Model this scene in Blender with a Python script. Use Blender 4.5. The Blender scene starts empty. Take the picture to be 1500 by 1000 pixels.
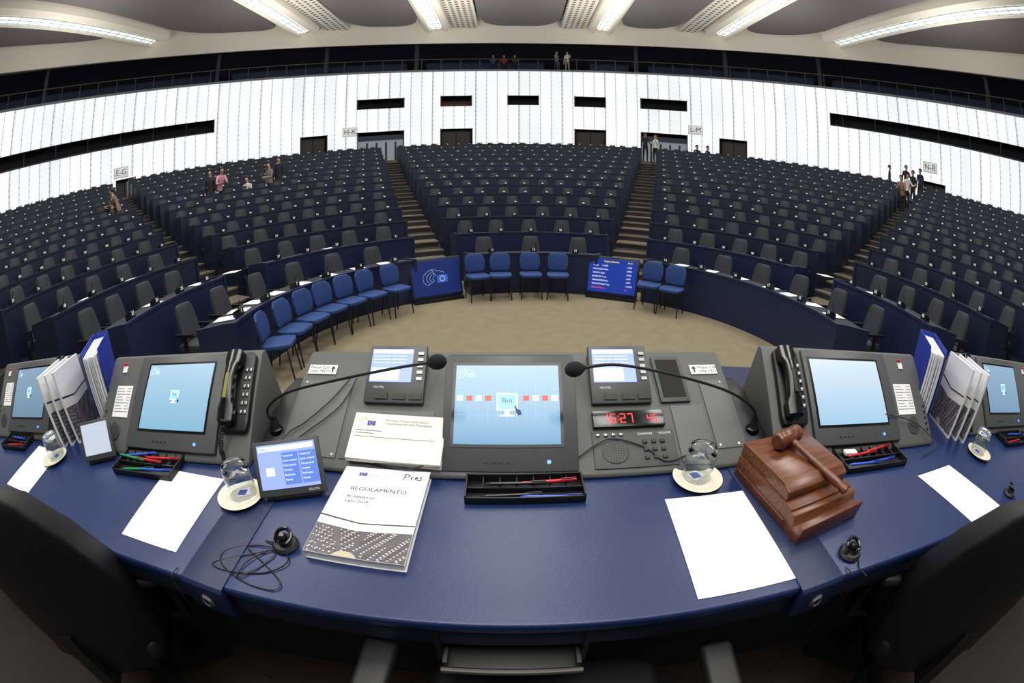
import bpy, bmesh, math, random
from mathutils import Vector, Matrix
random.seed(7)
rad=math.radians; sin=math.sin; cos=math.cos; pi=math.pi
SC=bpy.context.scene
COL=bpy.context.collection
# ------------------------------------------------------------------ materials
def lin(c):
    return tuple((x/255/12.92 if x/255<=0.04045 else ((x/255+0.055)/1.055)**2.4) for x in c)
MATS={}
def mat(name,col,rough=.5,metal=0,emis=0,ecol=None,noise=0,nscale=40,bump=0,trans=0,spec=.5,alpha=1,coat=0):
    if name in MATS: return MATS[name]
    m=bpy.data.materials.new(name); m.use_nodes=True; nt=m.node_tree; b=nt.nodes['Principled BSDF']
    c=lin(col)+(1,)
    b.inputs['Base Color'].default_value=c; b.inputs['Roughness'].default_value=rough; b.inputs['Metallic'].default_value=metal
    b.inputs['Specular IOR Level'].default_value=spec
    b.inputs['Transmission Weight'].default_value=trans; b.inputs['Alpha'].default_value=alpha
    b.inputs['Coat Weight'].default_value=coat
    if emis:
        b.inputs['Emission Color'].default_value=(lin(ecol)+(1,)) if ecol else c; b.inputs['Emission Strength'].default_value=emis
    if noise or bump:
        tc=nt.nodes.new('ShaderNodeTexCoord'); n=nt.nodes.new('ShaderNodeTexNoise'); n.inputs['Scale'].default_value=nscale; n.inputs['Detail'].default_value=4
        nt.links.new(tc.outputs['Object'],n.inputs['Vector'])
        if noise:
            mx=nt.nodes.new('ShaderNodeMix'); mx.data_type='RGBA'
            mx.inputs[6].default_value=tuple(v*(1-noise) for v in c[:3])+(1,); mx.inputs[7].default_value=tuple(min(1,v*(1+noise)) for v in c[:3])+(1,)
            nt.links.new(n.outputs['Fac'],mx.inputs[0]); nt.links.new(mx.outputs[2],b.inputs['Base Color'])
        if bump:
            bp=nt.nodes.new('ShaderNodeBump'); bp.inputs['Strength'].default_value=bump; bp.inputs['Distance'].default_value=.002
            nt.links.new(n.outputs['Fac'],bp.inputs['Height']); nt.links.new(bp.outputs['Normal'],b.inputs['Normal'])
    MATS[name]=m; return m
# ------------------------------------------------------------------ mesh builder
class MB:
    def __init__(s): s.bm=bmesh.new()
    def _m(s,faces,mi):
        for f in faces: f.material_index=mi
    def verts_faces(s,vs,fs,mi=0,M=None):
        bv=[s.bm.verts.new((M@Vector(v)) if M else v) for v in vs]
        out=[]
        for f in fs:
            try: out.append(s.bm.faces.new([bv[i] for i in f]))
            except ValueError: pass
        s._m(out,mi); return s
    def box(s,x0,x1,y0,y1,z0,z1,mi=0,M=None):
        vs=[(x,y,z) for z in (z0,z1) for y in (y0,y1) for x in (x0,x1)]
        return s.verts_faces(vs,[(0,2,3,1),(4,5,7,6),(0,1,5,4),(2,6,7,3),(0,4,6,2),(1,3,7,5)],mi,M)
    def prism(s,poly,a0,a1,axis='x',mi=0,M=None):
        n=len(poly)
        def mk(p,a):
            if axis=='x': return (a,p[0],p[1])
            if axis=='y': return (p[0],a,p[1])
            return (p[0],p[1],a)
        vs=[mk(p,a0) for p in poly]+[mk(p,a1) for p in poly]
        fs=[tuple(range(n))[::-1],tuple(range(n,2*n))]+[(i,(i+1)%n,n+(i+1)%n,n+i) for i in range(n)]
        return s.verts_faces(vs,fs,mi,M)
    def loft(s,rings,mi=0,M=None,caps=True,closed=True):
        n=len(rings[0]); vs=[p for r in rings for p in r]; fs=[]
        for k in range(len(rings)-1):
            for i in range(n if closed else n-1):
                j=(i+1)%n; fs.append((k*n+i,k*n+j,(k+1)*n+j,(k+1)*n+i))
        if caps and closed:
            fs.append(tuple(range(n))[::-1]); fs.append(tuple(range((len(rings)-1)*n,len(rings)*n)))
        return s.verts_faces(vs,fs,mi,M)
    def lathe(s,prof,seg=24,mi=0,M=None,caps=True):
        rings=[[(r*cos(2*pi*i/seg),r*sin(2*pi*i/seg),z) for i in range(seg)] for r,z in prof]
        return s.loft(rings,mi,M,caps)
    def tube(s,pts,r,seg=8,mi=0,M=None):
        pts=[Vector(p) for p in pts]; rings=[]; up=Vector((0,0,1)); prev=None
        rr=r if isinstance(r,(list,tuple)) else [r]*len(pts)
        for i,p in enumerate(pts):
            t=(pts[min(i+1,len(pts)-1)]-pts[max(i-1,0)]).normalized()
            if prev is None:
                a=t.cross(up)
                if a.length<1e-3: a=t.cross(Vector((1,0,0)))
                a.normalize()
            else:
                a=prev-t*prev.dot(t); a.normalize()
            prev=a; b=t.cross(a)
            rings.append([tuple(p+a*rr[i]*cos(2*pi*k/seg)+b*rr[i]*sin(2*pi*k/seg)) for k in range(seg)])
        return s.loft(rings,mi,M)
    def ell(s,c,rx,ry,rz,mi=0,seg=16,M=None):
        rings=[]
        for j in range(1,seg//2):
            t=pi*j/(seg//2); rings.append([(c[0]+rx*sin(t)*cos(2*pi*i/seg),c[1]+ry*sin(t)*sin(2*pi*i/seg),c[2]-rz*cos(t)) for i in range(seg)])
        return s.loft(rings,mi,M)
    def arc(s,prof,a0,a1,step=3.,mi=0,C=(0,0),cap=True):
        n=max(1,int(math.ceil(abs(a1-a0)/step))); rings=[]
        for k in range(n+1):
            a=rad(a0+(a1-a0)*k/n); rings.append([(C[0]+r*sin(a),C[1]+r*cos(a),z) for r,z in prof])
        return s.loft(rings,mi,None,cap)
    def mesh(s,name,mats,smooth=False,bevel=0,seg=2):
        bm=s.bm
        bmesh.ops.recalc_face_normals(bm,faces=bm.faces)
        if bevel:
            es=[e for e in bm.edges if len(e.link_faces)==2 and e.calc_face_angle(0)>rad(35)]
            try: bmesh.ops.bevel(bm,geom=es,offset=bevel,segments=seg,affect='EDGES',profile=.5,clamp_overlap=True)
            except Exception: pass
        if smooth or bevel:
            for f in bm.faces: f.smooth=True
            for e in bm.edges:
                if len(e.link_faces)==2 and e.calc_face_angle(0)>rad(38): e.smooth=False
        me=bpy.data.meshes.new(name); bm.to_mesh(me); bm.free()
        for m in (mats if isinstance(mats,(list,tuple)) else [mats]): me.materials.append(m)
        return me
def link(ob,parent=None,M=None):
    COL.objects.link(ob)
    if parent: ob.parent=parent
    if M is not None: ob.matrix_local=M
    return ob
SPLIT={'armrest','button','keypad_button','screw','key','cover_plate','page','runner','screen_window','louvre','armrest_support','support_panel','eye'}
SPC={}
def islands(me):
    if me.name in SPC: return SPC[me.name]
    bm=bmesh.new(); bm.from_mesh(me); bm.verts.ensure_lookup_table(); seen=set(); out=[]
    for v in bm.verts:
        if v.index in seen: continue
        st=[v]; comp=set([v.index])
        while st:
            x=st.pop()
            for e in x.link_edges:
                o=e.other_vert(x)
                if o.index not in comp: comp.add(o.index); st.append(o)
        seen|=comp; out.append(comp)
    res=[]
    for comp in out:
        b2=bm.copy(); b2.verts.ensure_lookup_table()
        bmesh.ops.delete(b2,geom=[v for v in b2.verts if v.index not in comp],context='VERTS')
        m2=bpy.data.meshes.new(me.name.split('.')[0]); b2.to_mesh(m2); b2.free()
        for m in me.materials: m2.materials.append(m)
        res.append(m2)
    bm.free(); SPC[me.name]=res; return res
def obj(name,me,parent=None,M=None,label=None,cat=None,group=None,kind=None):
    if name in SPLIT and parent is not None and me is not None:
        isl=islands(me)
        if len(isl)>1:
            for m2 in isl: ob=link(bpy.data.objects.new(name,m2),parent,M)
            return ob
    ob=link(bpy.data.objects.new(name,me),parent,M)
    if label: ob["label"]=label
    if cat: ob["category"]=cat
    if group: ob["group"]=group
    if kind: ob["kind"]=kind
    return ob
def root(name,label,cat,M=None,group=None):
    ob=obj(name,None,None,M,label,cat,group); ob.empty_display_size=.05; return ob
def dup(src,M,label=None,group=None):
    def cp(o,par):
        n=o.copy(); COL.objects.link(n)
        if par: n.parent=par; n.matrix_local=o.matrix_local.copy()
        for ch in list(o.children): cp(ch,n)
        return n
    n=cp(src,None); n.matrix_world=M
    if label: n["label"]=label
    return n
def T(x,y,z): return Matrix.Translation((x,y,z))
def RZ(d): return Matrix.Rotation(rad(d),4,'Z')
def RX(d): return Matrix.Rotation(rad(d),4,'X')
def RY(d): return Matrix.Rotation(rad(d),4,'Y')
def text(body,size,m,M,parent,name="lettering",align='LEFT',ext=0.0,bold=0,ay='CENTER',space=1.0):
    c=bpy.data.curves.new("txt",'FONT'); c.body=body; c.size=size; c.align_x=align; c.align_y=ay; c.extrude=ext; c.offset=bold; c.space_line=space
    c.resolution_u=3
    t=bpy.data.objects.new("txt",c); COL.objects.link(t)
    dg=bpy.context.evaluated_depsgraph_get(); me=bpy.data.meshes.new_from_object(t.evaluated_get(dg))
    bpy.data.objects.remove(t); me.materials.clear(); me.materials.append(m)
    return obj(name,me,parent,M)
# ------------------------------------------------------------------ material set
navy=mat("navy_laminate",(21,31,64),.45,noise=.12,nscale=6)
navyf=mat("dark_navy_laminate",(17,25,50),.5,noise=.12,nscale=6)
deskgrey=mat("row_desktop",(26,28,38),.5,noise=.1,nscale=12)
seatm=mat("charcoal_seat_fabric",(50,52,56),.75,noise=.15,nscale=60)
black=mat("black_plastic",(16,16,18),.45)
blackg=mat("black_gloss",(12,12,14),.18)
leather=mat("black_leather",(17,17,19),.5,bump=.25,nscale=180)
desklea=mat("navy_leather_desktop",(20,39,82),.30,bump=.22,nscale=420,noise=.06)
deskband=mat("blue_edge_leather",(15,31,66),.40,bump=.4,nscale=300,noise=.15)
cons=mat("console_grey",(82,84,83),.55,noise=.05,nscale=30)
consd=mat("console_dark_grey",(58,60,61),.5)
bez=mat("monitor_bezel",(68,70,71),.42)
white=mat("white_paper",(236,236,238),.7)
cream=mat("cream_ceiling",(232,225,210),.7)
greyc=mat("grey_ceiling_panel",(112,105,105),.8)
chrome=mat("chrome",(200,200,205),.2,metal=1)
steel=mat("brushed_steel",(150,150,152),.35,metal=1)
bluech=mat("blue_upholstery",(28,60,116),.7,noise=.15,nscale=90)
red=mat("red_plastic",(190,25,30),.4)
blueb=mat("blue_binder",(28,50,150),.4)
inkb=mat("dark_ink",(22,24,30),.6)
whitelab=mat("white_label",(228,228,228),.6)
tan=mat("tan_carpet",(122,112,89),.95,noise=.22,nscale=5,bump=.3)
dkstep=mat("dark_carpet",(44,43,43),.95,noise=.2,nscale=20)
stept=mat("step_nosing_carpet",(102,93,77),.9,noise=.1,nscale=12)
scrw=mat("screen_white_text",(225,232,248),.4,emis=.8)
scry=mat("screen_yellow_text",(240,220,90),.4,emis=.9)
scrr=mat("screen_red_text",(240,60,60),.4,emis=1.0)
scrb=mat("screen_blue",(24,52,150),.25,emis=.9)
scrpale=mat("screen_pale",(205,224,240),.25,emis=.85)
scrlil=mat("screen_lilac",(132,150,212),.25,emis=.85)
ledm=mat("red_led",(255,40,50),.4,emis=1.6)
glass=mat("clear_glass",(245,250,250),.03,trans=1)
skinm=mat("skin",(196,150,124),.6)
def gradmat(name,c0,c1,axis=1,s=.95):
    m=bpy.data.materials.new(name); m.use_nodes=True; nt=m.node_tree; b=nt.nodes['Principled BSDF']
    tc=nt.nodes.new('ShaderNodeTexCoord'); sp=nt.nodes.new('ShaderNodeSeparateXYZ'); mx=nt.nodes.new('ShaderNodeMix'); mx.data_type='RGBA'
    mx.inputs[6].default_value=lin(c0)+(1,); mx.inputs[7].default_value=lin(c1)+(1,)
    nt.links.new(tc.outputs['Generated'],sp.inputs[0]); nt.links.new(sp.outputs[axis],mx.inputs[0])
    nt.links.new(mx.outputs[2],b.inputs['Emission Color']); b.inputs['Emission Strength'].default_value=s
    b.inputs['Base Color'].default_value=(.02,.03,.04,1); b.inputs['Roughness'].default_value=.2
    return m
scrblue=gradmat("screen_sky_gradient",(100,162,204),(178,214,236))
scrleft=gradmat("screen_left_gradient",(140,190,218),(182,218,240))
scrright=gradmat("screen_right_gradient",(170,212,240),(226,240,252))
def woodmat():
    m=bpy.data.materials.new("red_brown_wood"); m.use_nodes=True; nt=m.node_tree; b=nt.nodes['Principled BSDF']
    tc=nt.nodes.new('ShaderNodeTexCoord'); mp=nt.nodes.new('ShaderNodeMapping'); mp.inputs['Scale'].default_value=(5,70,70)
    n=nt.nodes.new('ShaderNodeTexNoise'); n.inputs['Scale'].default_value=1.6; n.inputs['Detail'].default_value=5; n.inputs['Distortion'].default_value=.25
    cr=nt.nodes.new('ShaderNodeValToRGB'); cr.color_ramp.elements[0].position=.25; cr.color_ramp.elements[0].color=lin((76,40,22))+(1,); cr.color_ramp.elements[1].position=.75; cr.color_ramp.elements[1].color=lin((120,70,42))+(1,)
    nt.links.new(tc.outputs['Object'],mp.inputs[0]); nt.links.new(mp.outputs[0],n.inputs['Vector']); nt.links.new(n.outputs['Fac'],cr.inputs[0]); nt.links.new(cr.outputs[0],b.inputs['Base Color']); b.inputs['Roughness'].default_value=.27
    return m
wood=woodmat()
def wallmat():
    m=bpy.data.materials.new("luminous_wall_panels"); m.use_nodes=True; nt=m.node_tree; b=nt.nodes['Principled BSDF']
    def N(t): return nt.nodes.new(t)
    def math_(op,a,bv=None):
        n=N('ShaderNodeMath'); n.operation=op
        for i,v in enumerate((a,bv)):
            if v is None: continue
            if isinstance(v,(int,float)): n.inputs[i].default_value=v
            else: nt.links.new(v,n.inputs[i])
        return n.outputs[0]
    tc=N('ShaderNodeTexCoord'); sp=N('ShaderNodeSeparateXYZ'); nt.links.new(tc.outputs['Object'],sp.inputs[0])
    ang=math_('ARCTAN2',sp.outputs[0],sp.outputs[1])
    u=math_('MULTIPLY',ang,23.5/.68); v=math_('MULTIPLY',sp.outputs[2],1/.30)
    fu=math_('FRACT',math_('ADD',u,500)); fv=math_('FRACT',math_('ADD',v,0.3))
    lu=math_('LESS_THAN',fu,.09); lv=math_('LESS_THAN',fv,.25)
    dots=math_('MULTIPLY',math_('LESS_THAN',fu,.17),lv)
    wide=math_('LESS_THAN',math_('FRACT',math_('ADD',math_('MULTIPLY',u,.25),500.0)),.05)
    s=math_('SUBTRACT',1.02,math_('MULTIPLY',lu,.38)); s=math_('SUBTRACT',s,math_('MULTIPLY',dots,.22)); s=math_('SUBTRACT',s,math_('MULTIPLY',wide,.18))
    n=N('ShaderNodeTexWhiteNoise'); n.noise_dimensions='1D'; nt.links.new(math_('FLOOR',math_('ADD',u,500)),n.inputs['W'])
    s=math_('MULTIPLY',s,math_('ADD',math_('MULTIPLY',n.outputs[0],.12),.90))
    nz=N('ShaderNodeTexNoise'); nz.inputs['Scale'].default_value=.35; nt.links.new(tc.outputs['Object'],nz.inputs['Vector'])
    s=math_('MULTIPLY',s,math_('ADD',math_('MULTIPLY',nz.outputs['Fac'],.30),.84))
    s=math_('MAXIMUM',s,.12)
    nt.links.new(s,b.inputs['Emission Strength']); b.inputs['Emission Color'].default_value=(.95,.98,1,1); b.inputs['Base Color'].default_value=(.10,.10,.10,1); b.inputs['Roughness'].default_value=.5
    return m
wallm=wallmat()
def perfmat():
    m=bpy.data.materials.new("perforated_panel"); m.use_nodes=True; nt=m.node_tree; b=nt.nodes['Principled BSDF']
    tc=nt.nodes.new('ShaderNodeTexCoord'); v=nt.nodes.new('ShaderNodeTexVoronoi'); v.inputs['Scale'].default_value=3.0; v.inputs['Randomness'].default_value=0; v.voronoi_dimensions='2D'
    cr=nt.nodes.new('ShaderNodeValToRGB'); cr.color_ramp.interpolation='CONSTANT'; cr.color_ramp.elements[0].color=lin((110,104,96))+(1,); cr.color_ramp.elements[1].position=.30; cr.color_ramp.elements[1].color=lin((216,210,196))+(1,)
    nt.links.new(tc.outputs['Object'],v.inputs['Vector']); nt.links.new(v.outputs['Distance'],cr.inputs[0]); nt.links.new(cr.outputs[0],b.inputs['Base Color']); b.inputs['Roughness'].default_value=.8
    return m
perf=perfmat()
trough=mat("light_trough_glass",(250,250,250),.3,emis=1.25,ecol=(250,252,245))
# ------------------------------------------------------------------ hall geometry
C=(0.4,4.5); Q=(0.4,3.0); R0=3.45; DR=1.3; NR=14; RW=23.5
def zn(n): return 0 if n<=0 else (.25*n+.0034*n*n)
def rn(n): return R0+DR*n
def hall(a,r,z=0): return Vector((C[0]+r*sin(rad(a)),C[1]+r*cos(rad(a)),z))
def lineang(phi,w,r):
    p=rad(phi); ox=Q[0]+w*cos(p)-C[0]; oy=Q[1]-w*sin(p)-C[1]; dx=sin(p); dy=cos(p)
    b=ox*dx+oy*dy; s=-b+math.sqrt(b*b-(ox*ox+oy*oy-r*r)); return math.degrees(math.atan2(ox+dx*s,oy+dy*s))
def conv(a,R=24.4,Rn=RW):
    x=R*sin(rad(a)); y=3.6+R*cos(rad(a)); az=math.atan2(x,y); dx=sin(az);dy=cos(az)
    b=-(dx*C[0]+dy*C[1]); t=-b+math.sqrt(b*b-(C[0]**2+C[1]**2-Rn*Rn)); return math.degrees(math.atan2(dx*t-C[0],dy*t-C[1]))
AEND=112
mb=MB(); step=3
mb.arc([(0.01,-.3),(rn(1),-.3),(rn(1),0),(0.01,0)],-180,180,step,0,C,cap=False)
for n in range(1,NR):
    mb.arc([(rn(n),-.3),(rn(n+1)+(0 if n<NR-1 else 1.95),-.3),(rn(n+1)+(0 if n<NR-1 else 1.95),zn(n)),(rn(n),zn(n))],-AEND-14,AEND+14,step,1 if n<NR-1 else 0,C)
obj("floor",mb.mesh("floor",[tan,dkstep]),label="tiered hall floor with tan carpet in the well",kind="structure")
mb=MB(); mb.box(-14,14,-7,4.5,-.31,-.004); obj("floor",mb.mesh("floor",[tan]),label="tan carpet around the podium",kind="structure")
mb=MB(); mb.box(-3.6,3.6,-3.2,1.28,0,.52); obj("floor",mb.mesh("floor",[mat("podium_carpet",(32,27,23),.95,noise=.2,nscale=30)]),label="raised podium floor behind the desk",kind="structure")
for i,(phi,n0) in enumerate(((-19,1),(19,1),(-59.3,1),(59.3,1))):
    mb=MB()
    for n in range(n0,NR):
        for k in (0,1):
            r_a=rn(n)-.6+(.6 if k else 0); r_b=r_a+.62
            z0=zn(n-1)-.0; zt=(zn(n-1)+zn(n))/2 if k==0 else zn(n)+.004
            a0=lineang(phi,-.44,(r_a+r_b)/2); a1=lineang(phi,.44,(r_a+r_b)/2)
            if k==1: r_b=r_a+.2
            mb.arc([(r_a,z0),(r_b,z0),(r_b,zt-.03),(r_a,zt-.03)],a0,a1,2,1,C)
            mb.arc([(r_a-.012,zt-.03),(r_b,zt-.03),(r_b,zt+.003),(r_a-.012,zt+.003)],a0,a1,2,0,C)
    obj("staircase",mb.mesh("staircase",[stept,dkstep]),label="aisle steps with tan carpeted treads between seat blocks",cat="stairs",group="aisle staircases")
def segs(n):
    r=rn(n)+.25; e=102 if n==0 else 108
    L1=lineang(-19,-.5,r);L1b=lineang(-19,.5,r);R1=lineang(19,-.5,r);R1b=lineang(19,.5,r)
    if n==0: return [(-e,min(L1,-37)),(L1b,R1),(max(R1b,33),e)]
    L2=lineang(-59.3,-.5,r);L2b=lineang(-59.3,.5,r);R2=lineang(59.3,-.5,r);R2b=lineang(59.3,.5,r)
    return [(-e,L2),(L2b,L1),(L1b,R1),(R1b,R2),(R2b,e)]
seatpos=[]
cstart=[11,32,59,88,120,153,188,224,262,301,341,382,424,467]
for n in range(NR):
    ss=segs(n); r=rn(n); z=zn(n); zl=zn(n-1)
    rowseats=[]
    for bi,(a0,a1) in enumerate(ss):
        mb=MB()
        mb.arc([(r,zl),(r+.04,zl),(r+.04,z+.68),(r+.50,z+.68),(r+.50,z+.71),(r+.05,z+.73),(r+.04,z+.76),(r-.012,z+.76),(r-.012,z+.725),(r,z+.72)],a0,a1,2.5,0,C)
        mb.arc([(r+.052,z+.7305),(r+.49,z+.7115),(r+.49,z+.7125),(r+.052,z+.7315)],a0,a1,2.5,1,C)
        da=math.degrees(.05/r)
        for b0,b1 in ((a0-da,a0),(a1,a1+da)): mb.arc([(r-.02,zl),(r+.04,zl),(r+.52,z),(r+.52,z+.73),(r+.1,z+.77),(r-.02,z+.77)],b0,b1,3,0,C)
        obj("row_desk",mb.mesh("row_desk",[navy if n<2 else navyf,deskgrey]),label="long curved navy desk row with modesty panel",cat="desk",group="curved desk rows")
        Ln=rad(a1-a0)*(r+.4); cnt=max(1,int(Ln/(.66 if n<1 else .62)))
        for k in range(cnt):
            rowseats.append((n,bi,a0+(a1-a0)*(k+.5)/cnt))
    ci=1 if n==0 else 2
    k0=[i for i,s in enumerate(rowseats) if s[1]==ci][0]
    for i,s in enumerate(rowseats):
        seatpos.append((s[0],s[2],max(1,cstart[n]+i-k0)))
def camaz(p): return math.degrees(math.atan2(p.x,p.y))
vis=[]
for n,a,num in seatpos:
    p=hall(a,rn(n)+.78,zn(n))
    if abs(camaz(p))<86: vis.append(((p-Vector((0,0,1.92))).length,n,a,num))
vis.sort()
def seat_back():
    mb=MB(); rings=[]
    for z,w,y,t in ((.50,.16,.17,.03),(.56,.19,.185,.035),(.72,.18,.205,.035),(.89,.155,.23,.03),(.95,.13,.24,.02)):
        ring=[]
        for i in range(7): x=-w+2*w*i/6; ring.append((x,y-.05*(x/w)**2-t,z))
        for i in range(6,-1,-1): x=-w+2*w*i/6; ring.append((x,y-.05*(x/w)**2+t,z))
        rings.append(ring)
    mb.loft(rings); return mb
def seat_cush(mb): mb.prism([(-.22,-.22),(.22,-.22),(.24,0),(.22,.2),(-.22,.2),(-.24,0)],.40,.49,'z'); return mb
def seat_ped(mb):
    mb.lathe([(.03,.05),(.03,.40)],10)
    for k in range(4): mb.box(-.02,.02,0,.24,.0,.05,0,RZ(45+90*k))
    return mb
SB=seat_back().mesh("backrest",[seatm],smooth=True,bevel=.008)
mb=seat_cush(MB()); SCu=mb.mesh("seat",[seatm],bevel=.02)
SP=seat_ped(MB()).mesh("pedestal",[black])
def armm(s):
    mb=MB(); x=s*.25
    mb.prism([(-.12,.60),(.18,.60),(.18,.64),(-.12,.64)],x-.025,x+.025,'x'); mb.prism([(0,.44),(.05,.44),(.05,.60),(0,.60)],x-.018,x+.018,'x')
    return mb.mesh("armrest",[black])
SAL=armm(-1); SAR=armm(1)
mb=seat_back(); seat_cush(mb); seat_ped(mb)
SEATONE=mb.mesh("delegate_chair",[seatm],smooth=True)
def voting(mb,full=True):
    mb.prism([(-.05,0),(.05,0),(.05,.07),(-.03,.105),(-.05,.105)],-.055,.055,'x',0)
    mb.box(-.034,.034,-.0535,-.05,.062,.095,1)
    mb.tube([(.04,.02,.06),(.04,.0,.14),(.03,-.03,.2)],.005,5,0)
    return mb
VC=voting(MB()).mesh("voting_console",[black,whitelab])
mb=MB(); mb.prism([(-.05,0),(.05,0),(.05,.07),(-.03,.105),(-.05,.105)],-.055,.055,'x',0); VCB=mb.mesh("console_body",[black])
mb=MB(); mb.tube([(.04,.02,.06),(.04,.0,.14),(.03,-.03,.2)],.005,6,0); VCM=mb.mesh("microphone",[black])
numm=mat("number_white",(235,235,235),.5,emis=.15)
stuffS=MB(); stuffV=MB()
def addmesh(mb,me,M):
    vs=[tuple(v.co) for v in me.vertices]; fs=[tuple(p.vertices) for p in me.polygons]; mi=[p.material_index for p in me.polygons]
    bv=[mb.bm.verts.new(M@Vector(v)) for v in vs]
    for f,m in zip(fs,mi):
        try: mb.bm.faces.new([bv[i] for i in f]).material_index=m
        except ValueError: pass
for i,(d,n,a,num) in enumerate(vis):
    p=hall(a+random.uniform(-.3,.3),rn(n)+.80,zn(n)); M=T(*p)@RZ(-a+random.uniform(-8,8)); q=hall(a,rn(n)+.112,zn(n)+.7312); MV=T(*q)@RZ(-a)
    if i<60:
        rt=root("delegate_chair","charcoal upholstered swivel armchair behind curved desk row","chair",M,"delegate chairs")
        obj("backrest",SB,rt); obj("seat",SCu,rt); obj("pedestal",SP,rt); link(bpy.data.objects.new("armrest",SAL),rt); link(bpy.data.objects.new("armrest",SAR),rt)
    elif i<300:
        obj("delegate_chair",SEATONE,None,M,"charcoal upholstered swivel armchair behind curved desk row","chair","delegate chairs")
    else: addmesh(stuffS,SEATONE,M)
    if i<130:
        rt=root("voting_console","small black voting console with seat number on desk","voting console",MV,"voting consoles")
        obj("console_body",VCB,rt); obj("microphone",VCM,rt)
        text(str(num),.058,numm,T(0,-.0515,.075)@RX(90),rt,"number_plate",'CENTER',0,.002)
    elif i<300:
        obj("voting_console",VC,None,MV,"small black voting console with white number plate","voting console","voting consoles")
    else: addmesh(stuffV,VC,MV)
obj("delegate_chairs",stuffS.mesh("delegate_chairs",[seatm],smooth=True),label="many charcoal chairs in the rear desk rows",cat="chair",kind="stuff",group="delegate chairs")
obj("voting_consoles",stuffV.mesh("voting_consoles",[black,whitelab]),label="many small voting consoles in the rear desk rows",cat="voting console",kind="stuff",group="voting consoles")
for n,a in [(0,-97),(0,-92),(0,-86),(0,-79),(0,-70),(0,-61),(0,-52),(0,-44),(0,44),(0,53),(0,62),(0,72),(0,78),(0,86),(0,94),(1,-96),(1,-84),(1,-75),(1,75),(1,88),(1,-50),(2,-98),(2,-88),(2,40),(2,90),(3,-80),(3,84)]:
    mb=MB(); mb.box(-.105,.105,-.148,.148,.0,.004)
    p=hall(a,rn(n)+.29,zn(n)+.7285); obj("paper_sheet",mb.mesh("paper_sheet",[white]),None,T(*p)@RZ(-a)@RX(-2.4)@RZ(random.uniform(-14,14)),"loose white paper lying on a delegate desk","paper","papers on delegate desks")
# ------------------------------------------------------------------ front blue chairs
def blue_chair():
    mb=MB(); rings=[]
    for z,w,y,t in ((.50,.16,.19,.015),(.54,.20,.195,.022),(.66,.22,.215,.025),(.78,.205,.235,.022),(.84,.14,.245,.015)):
        ring=[]
        for i in range(9): x=-w+2*w*i/8; ring.append((x,y-.05*(x/.23)**2-t,z))
        for i in range(8,-1,-1): x=-w+2*w*i/8; ring.append((x,y-.05*(x/.23)**2+t,z))
        rings.append(ring)
    mb.loft(rings); bk=mb.mesh("backrest",[bluech],smooth=True,bevel=.006)
    mb=MB(); mb.prism([(-.2,-.25),(-.12,-.275),(.12,-.275),(.2,-.25),(.235,-.1),(.225,.12),(.16,.2),(-.16,.2),(-.225,.12),(-.235,-.1)],.42,.475,'z'); st=mb.mesh("seat",[bluech],bevel=.018)
    def legm(fx,fy):
        m=MB(); m.tube([(0,0,.42),(fx*.03,fy*.05,.0)],.013,8); return m.mesh("leg",[black],smooth=True)
    legs=[(-.19,-.2,-1,-1),(.19,-.2,1,-1),(-.17,.15,-1,1.8),(.17,.15,1,1.8)]
    sup=[]
    for s in (-1,1):
        m=MB(); m.tube([(s*.18,.16,.41),(s*.17,.24,.47),(s*.13,.235,.6)],.012,8); sup.append(m.mesh("backrest_support",[black],smooth=True))
    return bk,st,[(legm(l[2],l[3]),l[0],l[1]) for l in legs],sup
bk,st,lg,br=blue_chair()
first=None
for a in (-98,-88.8,-80,-72,-64,-56,-47.2,-18.8,-11.2,-1.3,7.6,38.5,46.3):
    M=T(*hall(a,3.06 if abs(a)>30 else 3.10))@RZ(-a+random.uniform(-7,7))@Matrix.Diagonal((.84,.80,.94,1))
    if first is None:
        first=root("blue_chair","blue upholstered stacking chair with black metal legs","chair",M,"blue chairs along the front desk")
        obj("backrest",bk,first); obj("seat",st,first)
        for b_ in br: obj("backrest_support",b_,first)
        for l,x,y in lg: obj("leg",l,first,T(x,y,0))
        bpy.context.view_layer.update()
    else: dup(first,M)
# staff desk with chairs below the podium
mb=MB(); mb.prism([(1.05,2.15),(2.6,1.95),(2.7,2.5),(1.1,2.72)],.72,.76,'z'); mb.prism([(1.1,2.66),(2.66,2.44),(2.7,2.5),(1.1,2.72)],0,.72,'z')
for x0,y0 in ((1.07,2.2),(2.56,2.0)): mb.prism([(x0,y0),(x0+.05,y0),(x0+.08,y0+.48),(x0+.03,y0+.48)],0,.72,'z')
obj("staff_desk",mb.mesh("staff_desk",[navy]),None,None,"low navy staff desk standing below the podium","desk")
for x,y,rz in ((1.32,1.86,182),(1.9,1.76,170)):
    rt=root("delegate_chair","charcoal upholstered armchair at the low staff desk","chair",T(x,y,0)@RZ(rz),"delegate chairs")
    obj("backrest",SB,rt); obj("seat",SCu,rt); obj("pedestal",SP,rt); link(bpy.data.objects.new("armrest",SAL),rt); link(bpy.data.objects.new("armrest",SAR),rt)
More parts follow.
